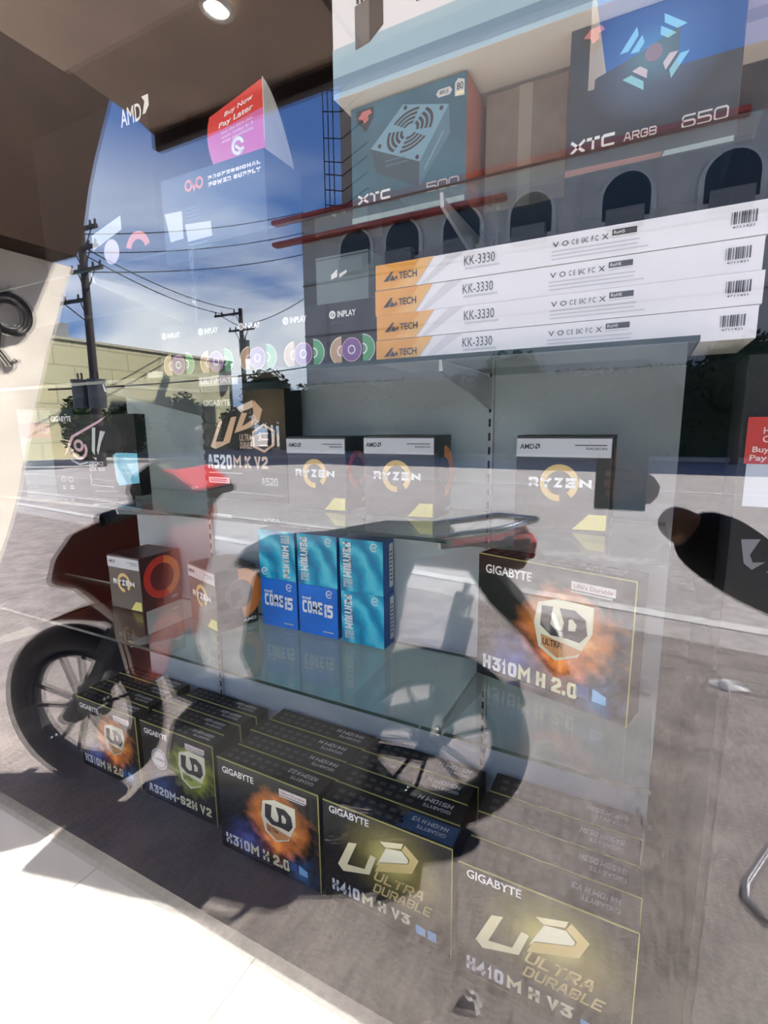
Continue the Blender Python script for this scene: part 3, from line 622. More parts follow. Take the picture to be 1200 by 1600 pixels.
# ------------------------------------------------------------------ fan cartons on the same shelf
FP = mat('purple_disc', (.20, .07, .28), .4); FO = mat('tan_disc', (.55, .33, .20), .4); FG = mat('green_disc', (.06, .35, .12), .4)
def fans():
    w, h, d = .1035, .1085, .06
    t = thing('fan_box', 'x', 'box', (0, 0, 0), 0, 'black fan cartons')
    c = Carton(w, h, d); c.shell(BLACK)
    c.ring('front', (.125, .83), .062, .035, WHITE, 2); c.pol('front', [(.09, .80), (.13, .79), (.16, .86), (.12, .86)], SILVER, 3); c.txt('front', 'INPLAY', (.22, .785, .56, .875), WHITE, 2, .025); c.txt('front', 'SPIRIT', (.09, .69, .26, .73), GREYINK, 2)
    c.build('carton', t, .001)
    for nm, cc, rr, m, a0, a1 in (('tan_fan_print', (.285, .29), .22, FO, PI / 2, PI * 1.5), ('green_fan_print', (.675, .30), .22, FG, -PI / 2, PI / 2), ('purple_fan_print', (.478, .297), .185, FP, 0, 2 * PI)):
        k = Carton(w, h, d); l0 = 2 if 'purple' not in nm else 5
        k.disc('front', cc, rr, m, l0, a0, a1); k.ring('front', cc, rr, rr * .93, PALEGOLD if 'tan' in nm else SILVER if 'green' in nm else PINK, l0 + 1, a0, a1); k.ring('front', cc, rr * .38, rr * .28, WHITE, l0 + 1, a0, a1); k.build(nm, t)
    return t
yfan = .742
f0 = fans(); pos = [-.588, -.7225, -.860, -.9975, -1.135]
fl = ['black fan carton touching the orange ends of the keyboard stack', 'black fan carton second from the keyboard stack', 'black fan carton in the middle of its row', 'black fan carton fourth from the keyboard stack', 'black fan carton farthest from the keyboard stack']
for i, r in enumerate(pos):
    loc = (r * yfan - (.003 if i == 0 else 0), yfan + .03, Z_TOP)
    if i == 0: f0.location = loc; f0['label'] = fl[0]
    else: copy_thing(f0, loc, 0, fl[i])
t = thing('carton', 'small grey carton with a white mark lying on the black fan cartons', 'box', (-.462, .772, Z_TOP + .1085), 0)
c = Carton(.10, .075, .05); c.shell(mat('grey_teal_carton', (.12, .16, .17), .45)); c.pol('front', [(.3, .6), (.42, .7), (.42, .55), (.3, .5)], WHITE, 1); c.pol('front', [(.46, .6), (.6, .66), (.6, .6), (.46, .52)], WHITE, 1); c.build('body', t, .001)
k = Carton(.10, .075, .05); k.rect('front', (.0, .93, 1, .95), INK, 1); k.build('lid_seam', t)

# ------------------------------------------------------------------ power supply cartons on the topmost shelf
TEAL = mat('teal_print', (.030, .115, .16), .35, var=.25, vscale=14); NAVY = mat('navy_print', (.02, .035, .05), .4); STEELB = mat('steel_blue_print', (.17, .33, .42), .4); STEELD = mat('dark_steel_print', (.035, .07, .09), .4); STEELM = mat('mid_steel_print', (.08, .18, .24), .4)
COUG = mat('emblem_red', (.55, .16, .14), .4); SIDEO = mat('orange_carton_side', (.36, .10, .045), .45); SALMON = mat('salmon_stripe', (.75, .25, .18), .4)
def psu500(label, loc):
    w, h, d = .174, .152, .155
    t = thing('power_supply_box', label, 'box', loc, 0, 'power supply cartons on the topmost shelf')
    c = Carton(w, h, d); c.shell(TEAL, {'right': SIDEO, 'left': SIDEO, 'top': NAVY, 'bottom': NAVY})
    c.pol('front', [(.478, .898), (.86, .787), (.62, .40), (.187, .613)], STEELB, 2); c.pol('front', [(.187, .613), (.62, .40), (.616, .195), (.235, .40)], STEELD, 2); c.pol('front', [(.86, .787), (.62, .40), (.616, .195), (.87, .56)], STEELM, 2)
    cx, cy = .535, .675
    ax, ay = Vector((.175, -.062)), Vector((.13, .17))
    for rr in (.92, .74, .56, .38):
        for kx in range(4):
            a0 = kx * PI / 2 + .18; a1 = (kx + 1) * PI / 2 - .18
            pts = []
            for i in range(9):
                a = a0 + (a1 - a0) * i / 8; q = ax * (math.cos(a) * rr) + ay * (math.sin(a) * rr); pts.append((cx + q.x, cy + q.y))
            for i in range(8, -1, -1):
                a = a0 + (a1 - a0) * i / 8; q = ax * (math.cos(a) * (rr - .11)) + ay * (math.sin(a) * (rr - .11)); pts.append((cx + q.x, cy + q.y))
            c.pol('front', pts, INK, 3)
    for q in ((.27, .615), (.60, .44), (.80, .775), (.50, .865)): c.disc('front', q, .016, INK, 3, n=12)
    c.lines('front', (.32, .42, .55, .50), 2, STEELM, 3, .2); c.pol('front', [(.66, .34), (.82, .60), (.82, .58), (.66, .31)], STEELB, 3)
    c.blk('front', 'XTC', (.058, .155, .36, .245), WHITE, 2, .19, 1.3); c.blk('front', '500', (.68, .13, .945, .21), SILVER, 2, .10, 1.3)
    c.pol('front', [(.0, .0), (.99, .0), (.99, .045), (.0, .05)], WHITE, 2)
    c.build('carton', t, .0012)
    emblem(w, h, d, t, (.14, .875))
    k = Carton(w, h, d); k.pol('front', [(.905, .83), (.98, .82), (.98, .94), (.93, .96), (.905, .93)], SILVER, 2); k.txt('front', '80', (.92, .87, .97, .925), INK, 3); k.rect('front', (.915, .835, .975, .86), PALEGOLD, 3)
    k.pol('front', [(.755, .89), (.775, .92), (.865, .92), (.885, .89), (.865, .86), (.775, .86)], SILVER, 2); k.txt('front', '80PLUS', (.785, .875, .855, .905), INK, 3); k.build('rating_badge', t)
def emblem(w, h, d, t, c_):
    a = w / h; T = lambda P: [(c_[0] + x * .085, c_[1] + y * .085 * a) for x, y in P]
    k = Carton(w, h, d); k.pol('front', T([(-.95, .9), (.95, .9), (.9, 0), (.0, -1.1), (-.9, .0)]), INK, 2); k.pol('front', T([(-.8, .2), (-.3, .7), (.5, .75), (.75, .4), (.3, .25), (.35, -.1), (-.1, -.35), (-.3, .05)]), COUG, 3); k.build('animal_head_emblem', t)
ZS = Z_UP2
psu500('teal power supply carton showing a grilled unit, orange side', (-.4635 * .70, .70 + .0775, ZS))
w, h, d = .172, .155, .155
t = thing('power_supply_box', 'lavender and grey power supply carton with a glowing cyan fan picture', 'box', (-.0375 * .70, .70 + d / 2, ZS), 0, 'power supply cartons on the topmost shelf')
CG = mat('cyan_glow_print', (.30, .66, .75), .4); LAV = mat('slate_print', (.035, .05, .075), .4); CG2 = mat('pink_white_print', (.68, .62, .72), .4)
c = Carton(w, h, d); c.shell(LAV, {'right': SIDEO, 'left': SIDEO, 'front': glow_art('cyan_fan_art', (.03, .045, .06), [(.51, .68, .42, (.10, .26, .34), (.05, .08, .14))], w, h, 4, .03)})
cx, cy = .512, .69
for i in range(4):
    a = i * PI / 2 + .95
    for r0, m in ((.19, CG), (.13, CG if i in (0, 1) else CG2)):
        pts = []
        for q, rr in ((-.40, r0), (.40, r0), (.30, r0 - .04), (-.30, r0 - .04)): pts.append((cx + rr * math.cos(a + q) / math.cos(q), cy + rr * math.sin(a + q) / math.cos(q) * w / h))
        c.pol('front', pts, m, 2)
c.disc('front', (cx, cy), .05, mat('fan_hub_print', (.30, .25, .34), .4), 2)
c.blk('front', 'XTC', (.03, .145, .31, .245), WHITE, 2, .19, 1.3); c.blk('front', 'ARGB', (.366, .155, .56, .215), SILVER, 2, .16, 1.2); c.blk('front', '650', (.70, .15, .95, .235), SILVER, 2, .12, 1.3)
c.pol('front', [(.0, .0), (.59, .0), (.607, .035), (.0, .045)], SALMON, 2); c.pol('front', [(.60, .0), (.99, .0), (.99, .035), (.615, .035)], WHITE, 2)
c.build('carton', t, .0012); emblem(w, h, d, t, (.15, .90))
w, h, d = .238, .141, .095
t = thing('power_supply_box', 'blue-grey power supply carton with a folded pay-later card standing on it', 'box', (-.986 * .70, .70 + d / 2, ZS), 0, 'power supply cartons on the topmost shelf')
PBL = mat('dusk_blue_print', (.035, .075, .13), .4); PBS = mat('dusk_blue_side', (.03, .05, .09), .4)
c = Carton(w, h, d); c.shell(PBL, {'right': PBS, 'top': mat('carton_top_grey', (.12, .13, .15), .5)})
c.blk('front', 'PROFESSIONAL', (.487, .84, .968, .895), WHITE, 2, .36, .9); c.blk('front', 'POWER SUPPLY', (.487, .76, .968, .82), WHITE, 2, .36, .9)
for q, r in (((.29, .85), .04), ((.40, .85), .04)): c.ring('front', q, r, r * .55, SALMON, 2)
c.pol('front', [(.315, .88), (.345, .76), (.375, .88), (.36, .88), (.345, .82), (.33, .88)], SALMON, 2)
c.lines('front', (.23, .45, .40, .62), 4, STEELM, 2, .3); c.build('carton', t, .0012)
k = Carton(w, h, d); k.pol('front', [(.021, .608), (.206, .591), (.204, .27), (.065, .262)], mat('paper_white', (.55, .62, .68), .6), 2); k.build('paper_label', t)
k = Carton(w, h, d); k.pol('front', [(.228, .428), (.487, .393), (.495, .224), (.247, .218)], MATS['paper_white'], 2); k.lines('front', (.25, .10, .50, .20), 2, STEELB, 2, .5); k.build('paper_label', t)
# folded pay-later card on top of it
zc = ZS + .1415
card = thing('tent_card', 'pink and red folded pay-later card standing on the blue-grey carton', 'card', (-.60, .70, zc))
PK = mat('card_pink', (.66, .14, .36), .45); RD = mat('card_red', (.70, .05, .04), .45); CW = mat('card_white', (.80, .80, .76), .5)
b = MB(); n = 10
def cf(u, v): # front sheet, bowed at its outer edge
    xl = -.083 - .010 * math.sin(PI * (v * .9)); x = xl + (.028 - xl) * u; top = .072 + .026 * u
    return Vector((x, .006 * math.sin(PI * u) * 0 + .004, v * top))
for i in range(n):
    for j in range(n):
        q = [cf(i / n, j / n), cf((i + 1) / n, j / n), cf((i + 1) / n, (j + 1) / n), cf(i / n, (j + 1) / n)]
        b.add(q, [(0, 1, 2, 3)], RD if j >= 6 else PK)
o = b.build('front_sheet', card); s_ = o.modifiers.new('paper', 'SOLIDIFY'); s_.thickness = .0008; s_.offset = 1
def put(b, s, r, m, bold=.02):
    vs, fs = text_shape(s, bold, .1); pts = []
    for a_, c_ in vs:
        p = cf(r[0] + (r[2] - r[0]) * a_, r[1] + (r[3] - r[1]) * c_); pts.append((p.x, p.y - .0012, p.z))
    b.add(pts, fs, m)
b = MB(); put(b, 'Buy Now', (.32, .78, .84, .88), WHITE); put(b, 'Pay Later', (.22, .62, .84, .74), WHITE)
for i, s in enumerate(('Get the item you', 'want today in 3', 'easy payments')): put(b, s, (.26, .50 - i * .085, .82, .56 - i * .085), WHITE, .0)
b.build('card_lettering', card)
b = MB(); b.torus(((.018 - .045), .003, .016), .011, .0035, WHITE, 'y', 24, 6, .2, PI * 1.9, .2); b.tube([(-.030, .003, .016), (-.018, .003, .006)], .003, WHITE); b.build('ring_logo', card)
b = MB(); pts = [(.028, .004, 0), (.003, .119, 0)]
arc = [(.003 + (.032 - .003) * (i / 10) ** .8, .119 * (1 - i / 10), .098 * math.sin(PI / 2 * i / 10)) for i in range(11)]
b.add([(.028, .004, 0)] + arc, [tuple(range(12))], CW); o = b.build('side_sheet', card); s_ = o.modifiers.new('paper', 'SOLIDIFY'); s_.thickness = .0008
# dark carton with white lettering further along
w, h, d = .36, .31, .10
t = thing('graphics_card_box', 'tall dark brown carton with small white lettering and a pink arc, topmost shelf', 'box', (-1.03, .72 + d / 2, ZS), 0)
c = Carton(w, h, d); c.shell(mat('dark_brown_carton', (.005, .0045, .0045), .7, spec=.1)); UVX = lambda r: (r * .72 + 1.03) / w + .5; UVZ = lambda r: (r * .72 - ZS) / h
c.txt('front', 'AMD', (UVX(-1.285), UVZ(.775), UVX(-1.205), UVZ(.815)), WHITE, 2, .015); c.pol('front', [(UVX(-1.20), UVZ(.785)), (UVX(-1.19), UVZ(.785)), (UVX(-1.175), UVZ(.80)), (UVX(-1.175), UVZ(.825)), (UVX(-1.20), UVZ(.825)), (UVX(-1.19), UVZ(.812))], WHITE, 2)
c.disc('front', (UVX(-1.37), UVZ(.485)), .065, CG2, 2); c.ring('front', (UVX(-1.26), UVZ(.47)), .10, .06, SALMON, 2, .3, PI * .9); c.build('carton', t, .0012)
k = Carton(w, h, d); k.pol('front', [(UVX(-1.45), UVZ(.54)), (UVX(-1.32), UVZ(.57)), (UVX(-1.32), UVZ(.535)), (UVX(-1.45), UVZ(.50))], MATS['paper_white'], 2); k.build('paper_label', t)
# kraft carton in the gap, and a long display carton across the power supply cartons
t = thing('carton', 'plain brown kraft carton standing between the two animal-emblem cartons', 'box', (-.175, .82, ZS), 0)
KRAFT = mat('kraft', (.20, .15, .11), .75, var=.15, vscale=30)
c = Carton(.108, .148, .13); c.shell(KRAFT); c.build('body', t, .0015)
k = Carton(.108, .148, .13); k.rect('front', (.42, 0, .58, 1), mat('packing_tape', (.30, .25, .19), .3), 1); k.build('tape_strip', t)
w, h, d = .70, .32, .19; ym = .676
zm = ZS + .1555
t = thing('monitor_box', 'long pale carton printed with a desk scene lying across the power supply cartons', 'box', (-.424 + w / 2, ym + d / 2, zm), 0)
MW = mat('pale_print', (.84, .86, .88), .4); DESK = mat('desk_blue_print', (.42, .60, .68), .4); DESK2 = mat('desk_edge_print', (.22, .34, .44), .4); POT = mat('pot_grey_print', (.16, .16, .16), .4); POT2 = mat('pot_dark_print', (.04, .04, .045), .4)
c = Carton(w, h, d); c.shell(MW, {'bottom': mat('carton_base_white', (.85, .80, .70), .6)})
UVX = lambda r: (r * ym + .424) / w; UVZ = lambda r: (r * ym - zm) / h
c.pol('front', [(0, 0), (1, 0), (1, .19), (0, .19)], DESK, 1); c.pol('front', [(0, .02), (1, .02), (1, .08), (0, .08)], DESK2, 2)
q = [(545, 92), (566, 88), (566, 38), (545, 38)]
c.pol('front', [(.052, .155), (.083, .165), (.083, .325), (.052, .315)], POT, 2); c.pol('front', [(.083, .165), (.113, .21), (.113, .37), (.083, .325)], POT2, 2)
for i in range(5): c.pol('front', [(.056 + i * .009, .32), (.062 + i * .009, .32), (.058 + i * .012, .45), (.052 + i * .012, .45)], POT2, 2)
c.pol('front', [(.18, .24), (.50, .24), (.50, .95), (.18, .95)], mat('screen_print', (.05, .045, .05), .4), 2); c.pol('front', [(.19, .30), (.49, .30), (.49, .93), (.19, .93)], mat('screen_picture', (.07, .06, .075), .4), 3)
c.build('carton', t, .0015)
k = Carton(w, h, d); k.rect('bottom', (.0, .44, 1, .56), mat('clear_tape', (.62, .56, .45), .25), 1); k.build('tape_strip', t)

for lb, x0, x1, z0, z1, tx in (('pale tag with small capitals hung under the edge of the upper glass shelf', -.688, -.600, .068, .083, 'ULTIMATE'), ('blank cream price tag clipped to the edge of the upper glass shelf', -.815, -.775, .088, .098, '')):
    t = thing('shelf_tag', lb, 'tag', ((x0 + x1) / 2, .644, z0)); a = (x1 - x0) / 2
    b = MB(); b.box((-a, -.001, 0), (a, .0, z1 - z0), mat('tag_card', (.50, .50, .42), .6)); b.build('card', t)
    b = MB(); b.box((-a * .3, -.0012, z1 - z0 - .001), (a * .3, .004, z1 - z0 + .001), mat('clear_clip', (.5, .5, .5), .3)); b.build('clip', t)
    if tx:
        vs, fs = text_shape(tx, .02); b = MB(); b.add([(-a * .9 + 1.8 * a * p, -.0014, .003 + q * .009) for p, q in vs], fs, WHITE); b.build('tag_lettering', t)

# ------------------------------------------------------------------ black carton on a dark cabinet at the window's near end
cab = thing('side_cabinet', 'dark low cabinet beside the shelving under the black eagle carton', 'cabinet', (.40, .92, -1.20))
CAB = mat('cabinet_dark', (.022, .02, .022), .45)
b = MB(); b.box((-.30, -.20, 0), (.30, .20, .885), CAB); b.build('body', cab, .003)
b = MB(); b.box((-.305, -.205, .885), (.305, .205, .90), CAB); b.build('top', cab, .002)
b = MB(); b.box((-.29, -.212, .05), (-.005, -.20, .87), CAB); o = b.build('door', cab, .002); q = MB(); q.tube([(-.03, -.225, .4), (-.03, -.225, .5)], .004, UP); q.build('handle', o)
b = MB(); b.box((.005, -.212, .05), (.29, -.20, .87), CAB); o = b.build('door', cab, .002); q = MB(); q.tube([(.03, -.225, .4), (.03, -.225, .5)], .004, UP); q.build('handle', o)
w, h, d, yf = .36, .378, .10, .752
t = thing('graphics_card_box', 'tall black carton with a grey eagle mark on the dark cabinet', 'box', (.0985 + w / 2, yf + d / 2, -.30), 0)
c = Carton(w, h, d); c.shell(mat('matt_black_carton', (.004, .004, .006), .5)); GI = mat('eagle_grey', (.22, .22, .24), .4)
c.pol('front', [(.035, .41), (.05, .33), (.075, .31), (.11, .34), (.075, .335), (.065, .36), (.09, .415)], GI, 2); c.txt('front', 'AORUS', (.115, .305, .46, .37), GI, 2, .01, .3)
c.disc('front', (.3, .12), .06, mat('teal_glint', (.01, .07, .08), .4), 2); c.build('carton', t, .0015)
k = Carton(w, h, d); k.rect('right', (.2, .2, .8, .5), GREYINK, 1); k.build('side_label', t)
t = thing('pay_later_flyer', 'red and pale flyer taped to the front of the black eagle carton', 'flyer', (.2, yf - .0015, -.103))
b = MB(); fx = lambda r: r * yf - .2 + .004
b.box((fx(.134), -.001, .052), (.10, 0, .108), mat('flyer_red', (.52, .045, .04), .4)); b.box((fx(.138), -.001, 0), (.10, 0, .052), mat('flyer_pale', (.50, .55, .60), .5)); b.build('sheet', t)
b = MB()
for s, r in (('HOME', (-.079, .088, -.052, .096)), ('CREDIT', (-.079, .078, -.045, .086)), ('Buy Now', (-.088, .064, -.045, .073)), ('Pay Later', (-.090, .054, -.042, .063))):
    vs, fs = text_shape(s, .02); b.add([(r[0] + (r[2] - r[0]) * a_, -.0015, r[1] + (r[3] - r[1]) * c_) for a_, c_ in vs], fs, mat('flyer_lettering', (.8, .6, .55), .5))
b.build('flyer_lettering', t)
# ================================================================== the street behind the camera, seen mirrored in the glass
def R(m): return MIR - m
def pave(name, light, dark, scale, bump):
    m = bpy.data.materials.new(name); m.use_nodes = True; t = m.node_tree; l = t.links; b_ = t.nodes['Principled BSDF']; b_.inputs['Roughness'].default_value = .9; b_.inputs['Specular IOR Level'].default_value = .2
    c = t.nodes.new('ShaderNodeTexCoord'); n1 = t.nodes.new('ShaderNodeTexNoise'); n1.inputs['Scale'].default_value = scale; n1.inputs['Detail'].default_value = 8; n1.inputs['Roughness'].default_value = .7
    n2 = t.nodes.new('ShaderNodeTexNoise'); n2.inputs['Scale'].default_value = scale * .09; n2.inputs['Detail'].default_value = 5
    l.new(c.outputs['Object'], n1.inputs['Vector']); l.new(c.outputs['Object'], n2.inputs['Vector'])
    mx = t.nodes.new('ShaderNodeMixRGB'); mx.blend_type = 'MIX'; mx.inputs[0].default_value = .25; l.new(n1.outputs['Fac'], mx.inputs[1]); l.new(n2.outputs['Fac'], mx.inputs[2])
    r = t.nodes.new('ShaderNodeValToRGB'); r.color_ramp.elements[0].position = .42; r.color_ramp.elements[1].position = .58; r.color_ramp.elements[0].color = (*dark, 1); r.color_ramp.elements[1].color = (*light, 1)
    l.new(mx.outputs[0], r.inputs[0]); l.new(r.outputs[0], b_.inputs['Base Color'])
    bp = t.nodes.new('ShaderNodeBump'); bp.inputs['Strength'].default_value = bump; bp.inputs['Distance'].default_value = .02; l.new(n1.outputs['Fac'], bp.inputs['Height']); l.new(bp.outputs[0], b_.inputs['Normal'])
    MATS[name] = m; return m
GRIT = pave('gritty_concrete', (.43, .375, .35), (.20, .172, .162), 75, 1.0); ASPH = pave('road_asphalt', (.38, .355, .34), (.26, .24, .23), 14, .3)
ym_road = lambda x: 3.42 - .105 * x
b = MB(); b.prism([(-60, R(ym_road(-60))), (60, R(ym_road(60))), (60, R(.77)), (-60, R(.77))], 'z', -1.36, GROUND, GRIT); struct('pavement', b)
b = MB(); b.prism([(-60, R(60)), (60, R(60)), (60, R(ym_road(60))), (-60, R(ym_road(-60)))], 'z', -1.38, GROUND - .012, ASPH); struct('street', b)
TILE = bpy.data.materials.new('white_tiles'); TILE.use_nodes = True; t_ = TILE.node_tree; br = t_.nodes.new('ShaderNodeTexBrick'); tcx = t_.nodes.new('ShaderNodeTexCoord')
br.offset = 0; br.inputs['Scale'].default_value = 1; br.inputs['Brick Width'].default_value = .6; br.inputs['Row Height'].default_value = .6; br.inputs['Mortar Size'].default_value = .003
br.inputs['Color1'].default_value = (.86, .83, .79, 1); br.inputs['Color2'].default_value = (.84, .81, .77, 1); br.inputs['Mortar'].default_value = (.4, .38, .36, 1)
mpx = t_.nodes.new('ShaderNodeMapping'); mpx.inputs['Location'].default_value = (.775, -.13, 0); t_.links.new(tcx.outputs['Object'], mpx.inputs[0]); t_.links.new(mpx.outputs[0], br.inputs['Vector']); t_.links.new(br.outputs[0], t_.nodes['Principled BSDF'].inputs['Base Color']); t_.nodes['Principled BSDF'].inputs['Roughness'].default_value = .5
b = MB(); b.box((-4.5, R(.77), -1.36), (5, GLASS + .05, GROUND + .004), TILE); struct('sidewalk', b)
PAINT = mat('road_paint', (.46, .45, .43), .9, var=.12, vscale=6)
def stripe(m0, wd, name, x0=-60, x1=60, sl=-.105):
    b = MB(); f = lambda x: m0 + sl * x
    b.prism([(x0, R(f(x0) + wd)), (x1, R(f(x1) + wd)), (x1, R(f(x1))), (x0, R(f(x0)))], 'z', GROUND - .012, GROUND - .006, PAINT); return struct(name, b)
stripe(3.78, .13, 'road_marking'); stripe(5.05, .12, 'road_marking', -60, -2.5, -.07)
stripe(6.9, .12, 'road_marking', -60, -6, -.09); stripe(11.0, .14, 'road_marking', -60, 60, -.05)
b = MB(); b.prism([(-60, R(60)), (60, R(60)), (60, R(19.8)), (-8, R(19.8)), (-14, R(16)), (-19.5, R(9.8)), (-60, R(9.8))], 'z', -1.34, -1.18, mat('far_pavement', (.36, .34, .32), .9, var=.15, vscale=2)); struct('far_sidewalk', b)
# scraps on the pavement
def scrap(label, x, m, k):
    b = MB(); rnd = random.Random(int(m * 100)); ring = [(math.cos(a_ * PI / 4) * k * rnd.uniform(.7, 1.2), math.sin(a_ * PI / 4) * k * .5 * rnd.uniform(.7, 1.2)) for a_ in range(8)]
    vs = [(p, q, rnd.uniform(.0, .006)) for p, q in ring] + [(p * .5, q * .5, rnd.uniform(.015, .04)) for p, q in ring] + [(0, 0, .02)]
    b.add(vs, [(i, (i + 1) % 8, 8 + (i + 1) % 8, 8 + i) for i in range(8)] + [(8 + i, 8 + (i + 1) % 8, 16) for i in range(8)], mat('crumpled_plastic', (.62, .60, .60), .3))
    o = b.build('plastic_scrap', loc=(x, R(m), GROUND)); s_ = o.modifiers.new('thick', 'SOLIDIFY'); s_.thickness = .002; tag(o, label, 'litter')
scrap('crumpled pale plastic scrap on the gritty pavement towards the road', .43, 2.85, .10); scrap('small pale scrap on the pavement beside the tiled apron', -.27, .92, .028)
b = MB(); CH = mat('chrome_rod', (.32, .30, .30), .3, .9)
b.tube([(.60, R(1.92), GROUND + .22), (.47, R(1.78), GROUND + .12), (.335, R(1.56), GROUND + .014), (.325, R(1.51), GROUND + .010), (.36, R(1.46), GROUND + .010), (.46, R(1.50), GROUND + .010)], .011, CH)
b.tube([(.60, R(1.92), GROUND + .22), (.70, R(1.95), GROUND + .16), (.80, R(1.98), GROUND + .010)], .011, CH)
tag(b.build('bent_metal_stand'), 'bent dark metal rod stand lying on the gritty pavement', 'stand')

# ------------------------------------------------------------------ parked motorcycle
TH = .30
mroot = thing('motorcycle', 'dark red underbone motorcycle parked on the pavement facing the pier', 'motorcycle', (-1.75, R(1.0), GROUND), -TH)
# local x runs from the front axle to the rear; y across; z up
RUB = mat('tyre_rubber', (.055, .045, .04), .7, bump=.3, vscale=60); RIM = mat('black_rim', (.03, .03, .03), .35, .5); MAR = mat('maroon_paint', (.20, .042, .028), .3, coat=.4); BLK = mat('black_plastic', (.016, .015, .015), .45); CHR = mat('chrome', (.55, .55, .55), .2, 1.0); ENG = mat('engine_grey', (.10, .10, .10), .45, .6)
def wheel(x):
    t = bpy.data.objects.new('wheel', None); COL.objects.link(t); t.parent = mroot; t.location = (x, 0, .31)
    b = MB(); b.torus((0, 0, 0), .262, .048, RUB, 'y', 48, 12, sx=.95); b.build('tyre', t)
    b = MB(); b.torus((0, 0, 0), .205, .013, RIM, 'y', 40, 8, sx=2.2)
    for i in range(5):
        a = 2 * PI * i / 5 + .5
        for da in (-.20, .20): b.tube([(.035 * math.cos(a + da * 2), 0, .035 * math.sin(a + da * 2)), (.21 * math.cos(a + da), 0, .21 * math.sin(a + da))], .0065, RIM, 8)
    b.cyl((0, -.05, 0), (0, .05, 0), .038, RIM); b.build('rim', t)
    b = MB(); b.torus((0, -.055, 0), .06, .016, ENG, 'y', 30, 6, sx=.12); b.build('brake_disc', t)
wheel(0); wheel(1.25)
def slab(name, pts, w2, m, bev=.012):
    b = MB(); b.prism(pts, 'y', -w2, w2, m); return b.build(name, mroot, bev)
for s in (-1, 1):
    b = MB(); b.tube([(0, s * .085, .31), (.13, s * .085, .47), (.32, s * .08, .80)], [.024, .026, .03], BLK); b.build('fork_leg', mroot)
slab('front_fender', [(-.07, .645), (.03, .69), (.17, .74), (.30, .73), (.34, .62), (.26, .60), (.16, .655), (.06, .655)], .065, MAR)
slab('front_fairing', [(.03, .80), (.07, .90), (.14, .98), (.28, 1.04), (.40, 1.10), (.50, 1.04), (.47, .86), (.42, .70), (.38, .48), (.30, .50), (.26, .70), (.14, .79)], .15, MAR, .03)
slab('handlebar_cowl', [(.31, 1.10), (.35, 1.16), (.43, 1.215), (.50, 1.16), (.57, 1.10), (.50, 1.03), (.38, 1.05)], .11, BLK, .03)
b = MB(); b.ball((.33, 0, 1.08), (.05, .07, .05), mat('headlamp_lens', (.6, .6, .6), .1)); b.build('headlamp', mroot)
slab('cowl_stripe', [(.45, 1.18), (.50, 1.17), (.57, 1.12), (.55, 1.10), (.49, 1.14)], .115, mat('bright_red_paint', (.45, .03, .03), .3))
b = MB(); b.tube([(.44, -.34, 1.07), (.42, -.12, 1.09), (.42, .12, 1.09), (.44, .34, 1.07)], .013, CHR); h_ = b.build('handlebar', mroot)
for s in (-1, 1):
    b = MB(); b.tube([(.445, s * .22, 1.075), (.44, s * .35, 1.068)], .018, BLK); b.build('grip', h_)
    b = MB(); b.tube([(.43, s * .17, 1.09), (.40, s * .22, 1.22)], .006, BLK); b.ball((.40, s * .24, 1.27), (.014, .055, .04), BLK); b.build('mirror', mroot)
slab('frame_spine', [(.34, .64), (.44, .80), (.56, .66), (.72, .62), (.72, .50), (.50, .50), (.40, .40)][:0] or [(.33, .56), (.39, .40), (.70, .30), (.70, .40), (.47, .46), (.42, .62)], .05, BLK)
slab('engine', [(.40, .22), (.50, .16), (1.05, .16), (1.12, .40), (.92, .52), (.70, .50), (.62, .40), (.44, .38)], .15, ENG, .02)
slab('side_panel', [(.66, .60), (.72, .86), (1.0, .93), (1.22, .93), (1.17, .80), (1.14, .62), (1.0, .46), (.80, .44), (.70, .50)], .10, BLK, .02)
slab('seat', [(.66, .88), (.70, .94), (.90, .96), (1.1, 1.0), (1.30, 1.0), (1.33, .95), (1.1, .91), (.8, .87)], .12, mat('seat_vinyl', (.02, .018, .018), .6), .025)
slab('tail', [(1.20, .90), (1.25, .955), (1.40, .985), (1.54, 1.0), (1.52, .90), (1.42, .885)], .085, MAR, .02)
b = MB(); b.tube([(1.2, -.11, .98), (1.45, -.11, 1.02), (1.55, 0, 1.03), (1.45, .11, 1.02), (1.2, .11, .98)], .010, CHR); b.build('grab_rail', mroot)
slab('tail_lamp', [(1.50, .92), (1.545, .93), (1.55, .98), (1.51, .985)], .06, mat('tail_lamp_red', (.5, .02, .02), .2), .006)
slab('rear_fender', [(1.36, .89), (1.44, .885), (1.52, .80), (1.60, .68), (1.66, .60), (1.61, .585), (1.52, .70), (1.42, .80)], .075, BLK, .01)
b = MB(); b.box((1.615, -.09, .60), (1.625, .09, .72), mat('plate_white', (.7, .7, .68), .5)); b.build('number_plate', mroot)
for s in (-1, 1):
    b = MB(); b.tube([(1.36, s * .10, .80), (1.27, s * .11, .40)], .012, CHR); b.tube([(1.35, s * .10, .76), (1.29, s * .108, .48)], .032, BLK, 12); b.build('shock_absorber', mroot)
    b = MB(); b.tube([(.85, s * .09, .34), (1.25, s * .09, .31)], .02, BLK); b.build('swingarm', mroot)
b = MB(); b.tube([(.80, -.13, .24), (1.0, -.15, .24), (1.10, -.16, .27), (1.55, -.17, .40)], [.016, .018, .042, .045], ENG, 14); b.build('exhaust', mroot)
b = MB(); b.tube([(.80, .16, .24), (.80, -.16, .24)], .012, BLK); b.tube([(.86, .06, .24), (.90, .20, .0)], .011, BLK); b.build('stand_and_pegs', mroot)

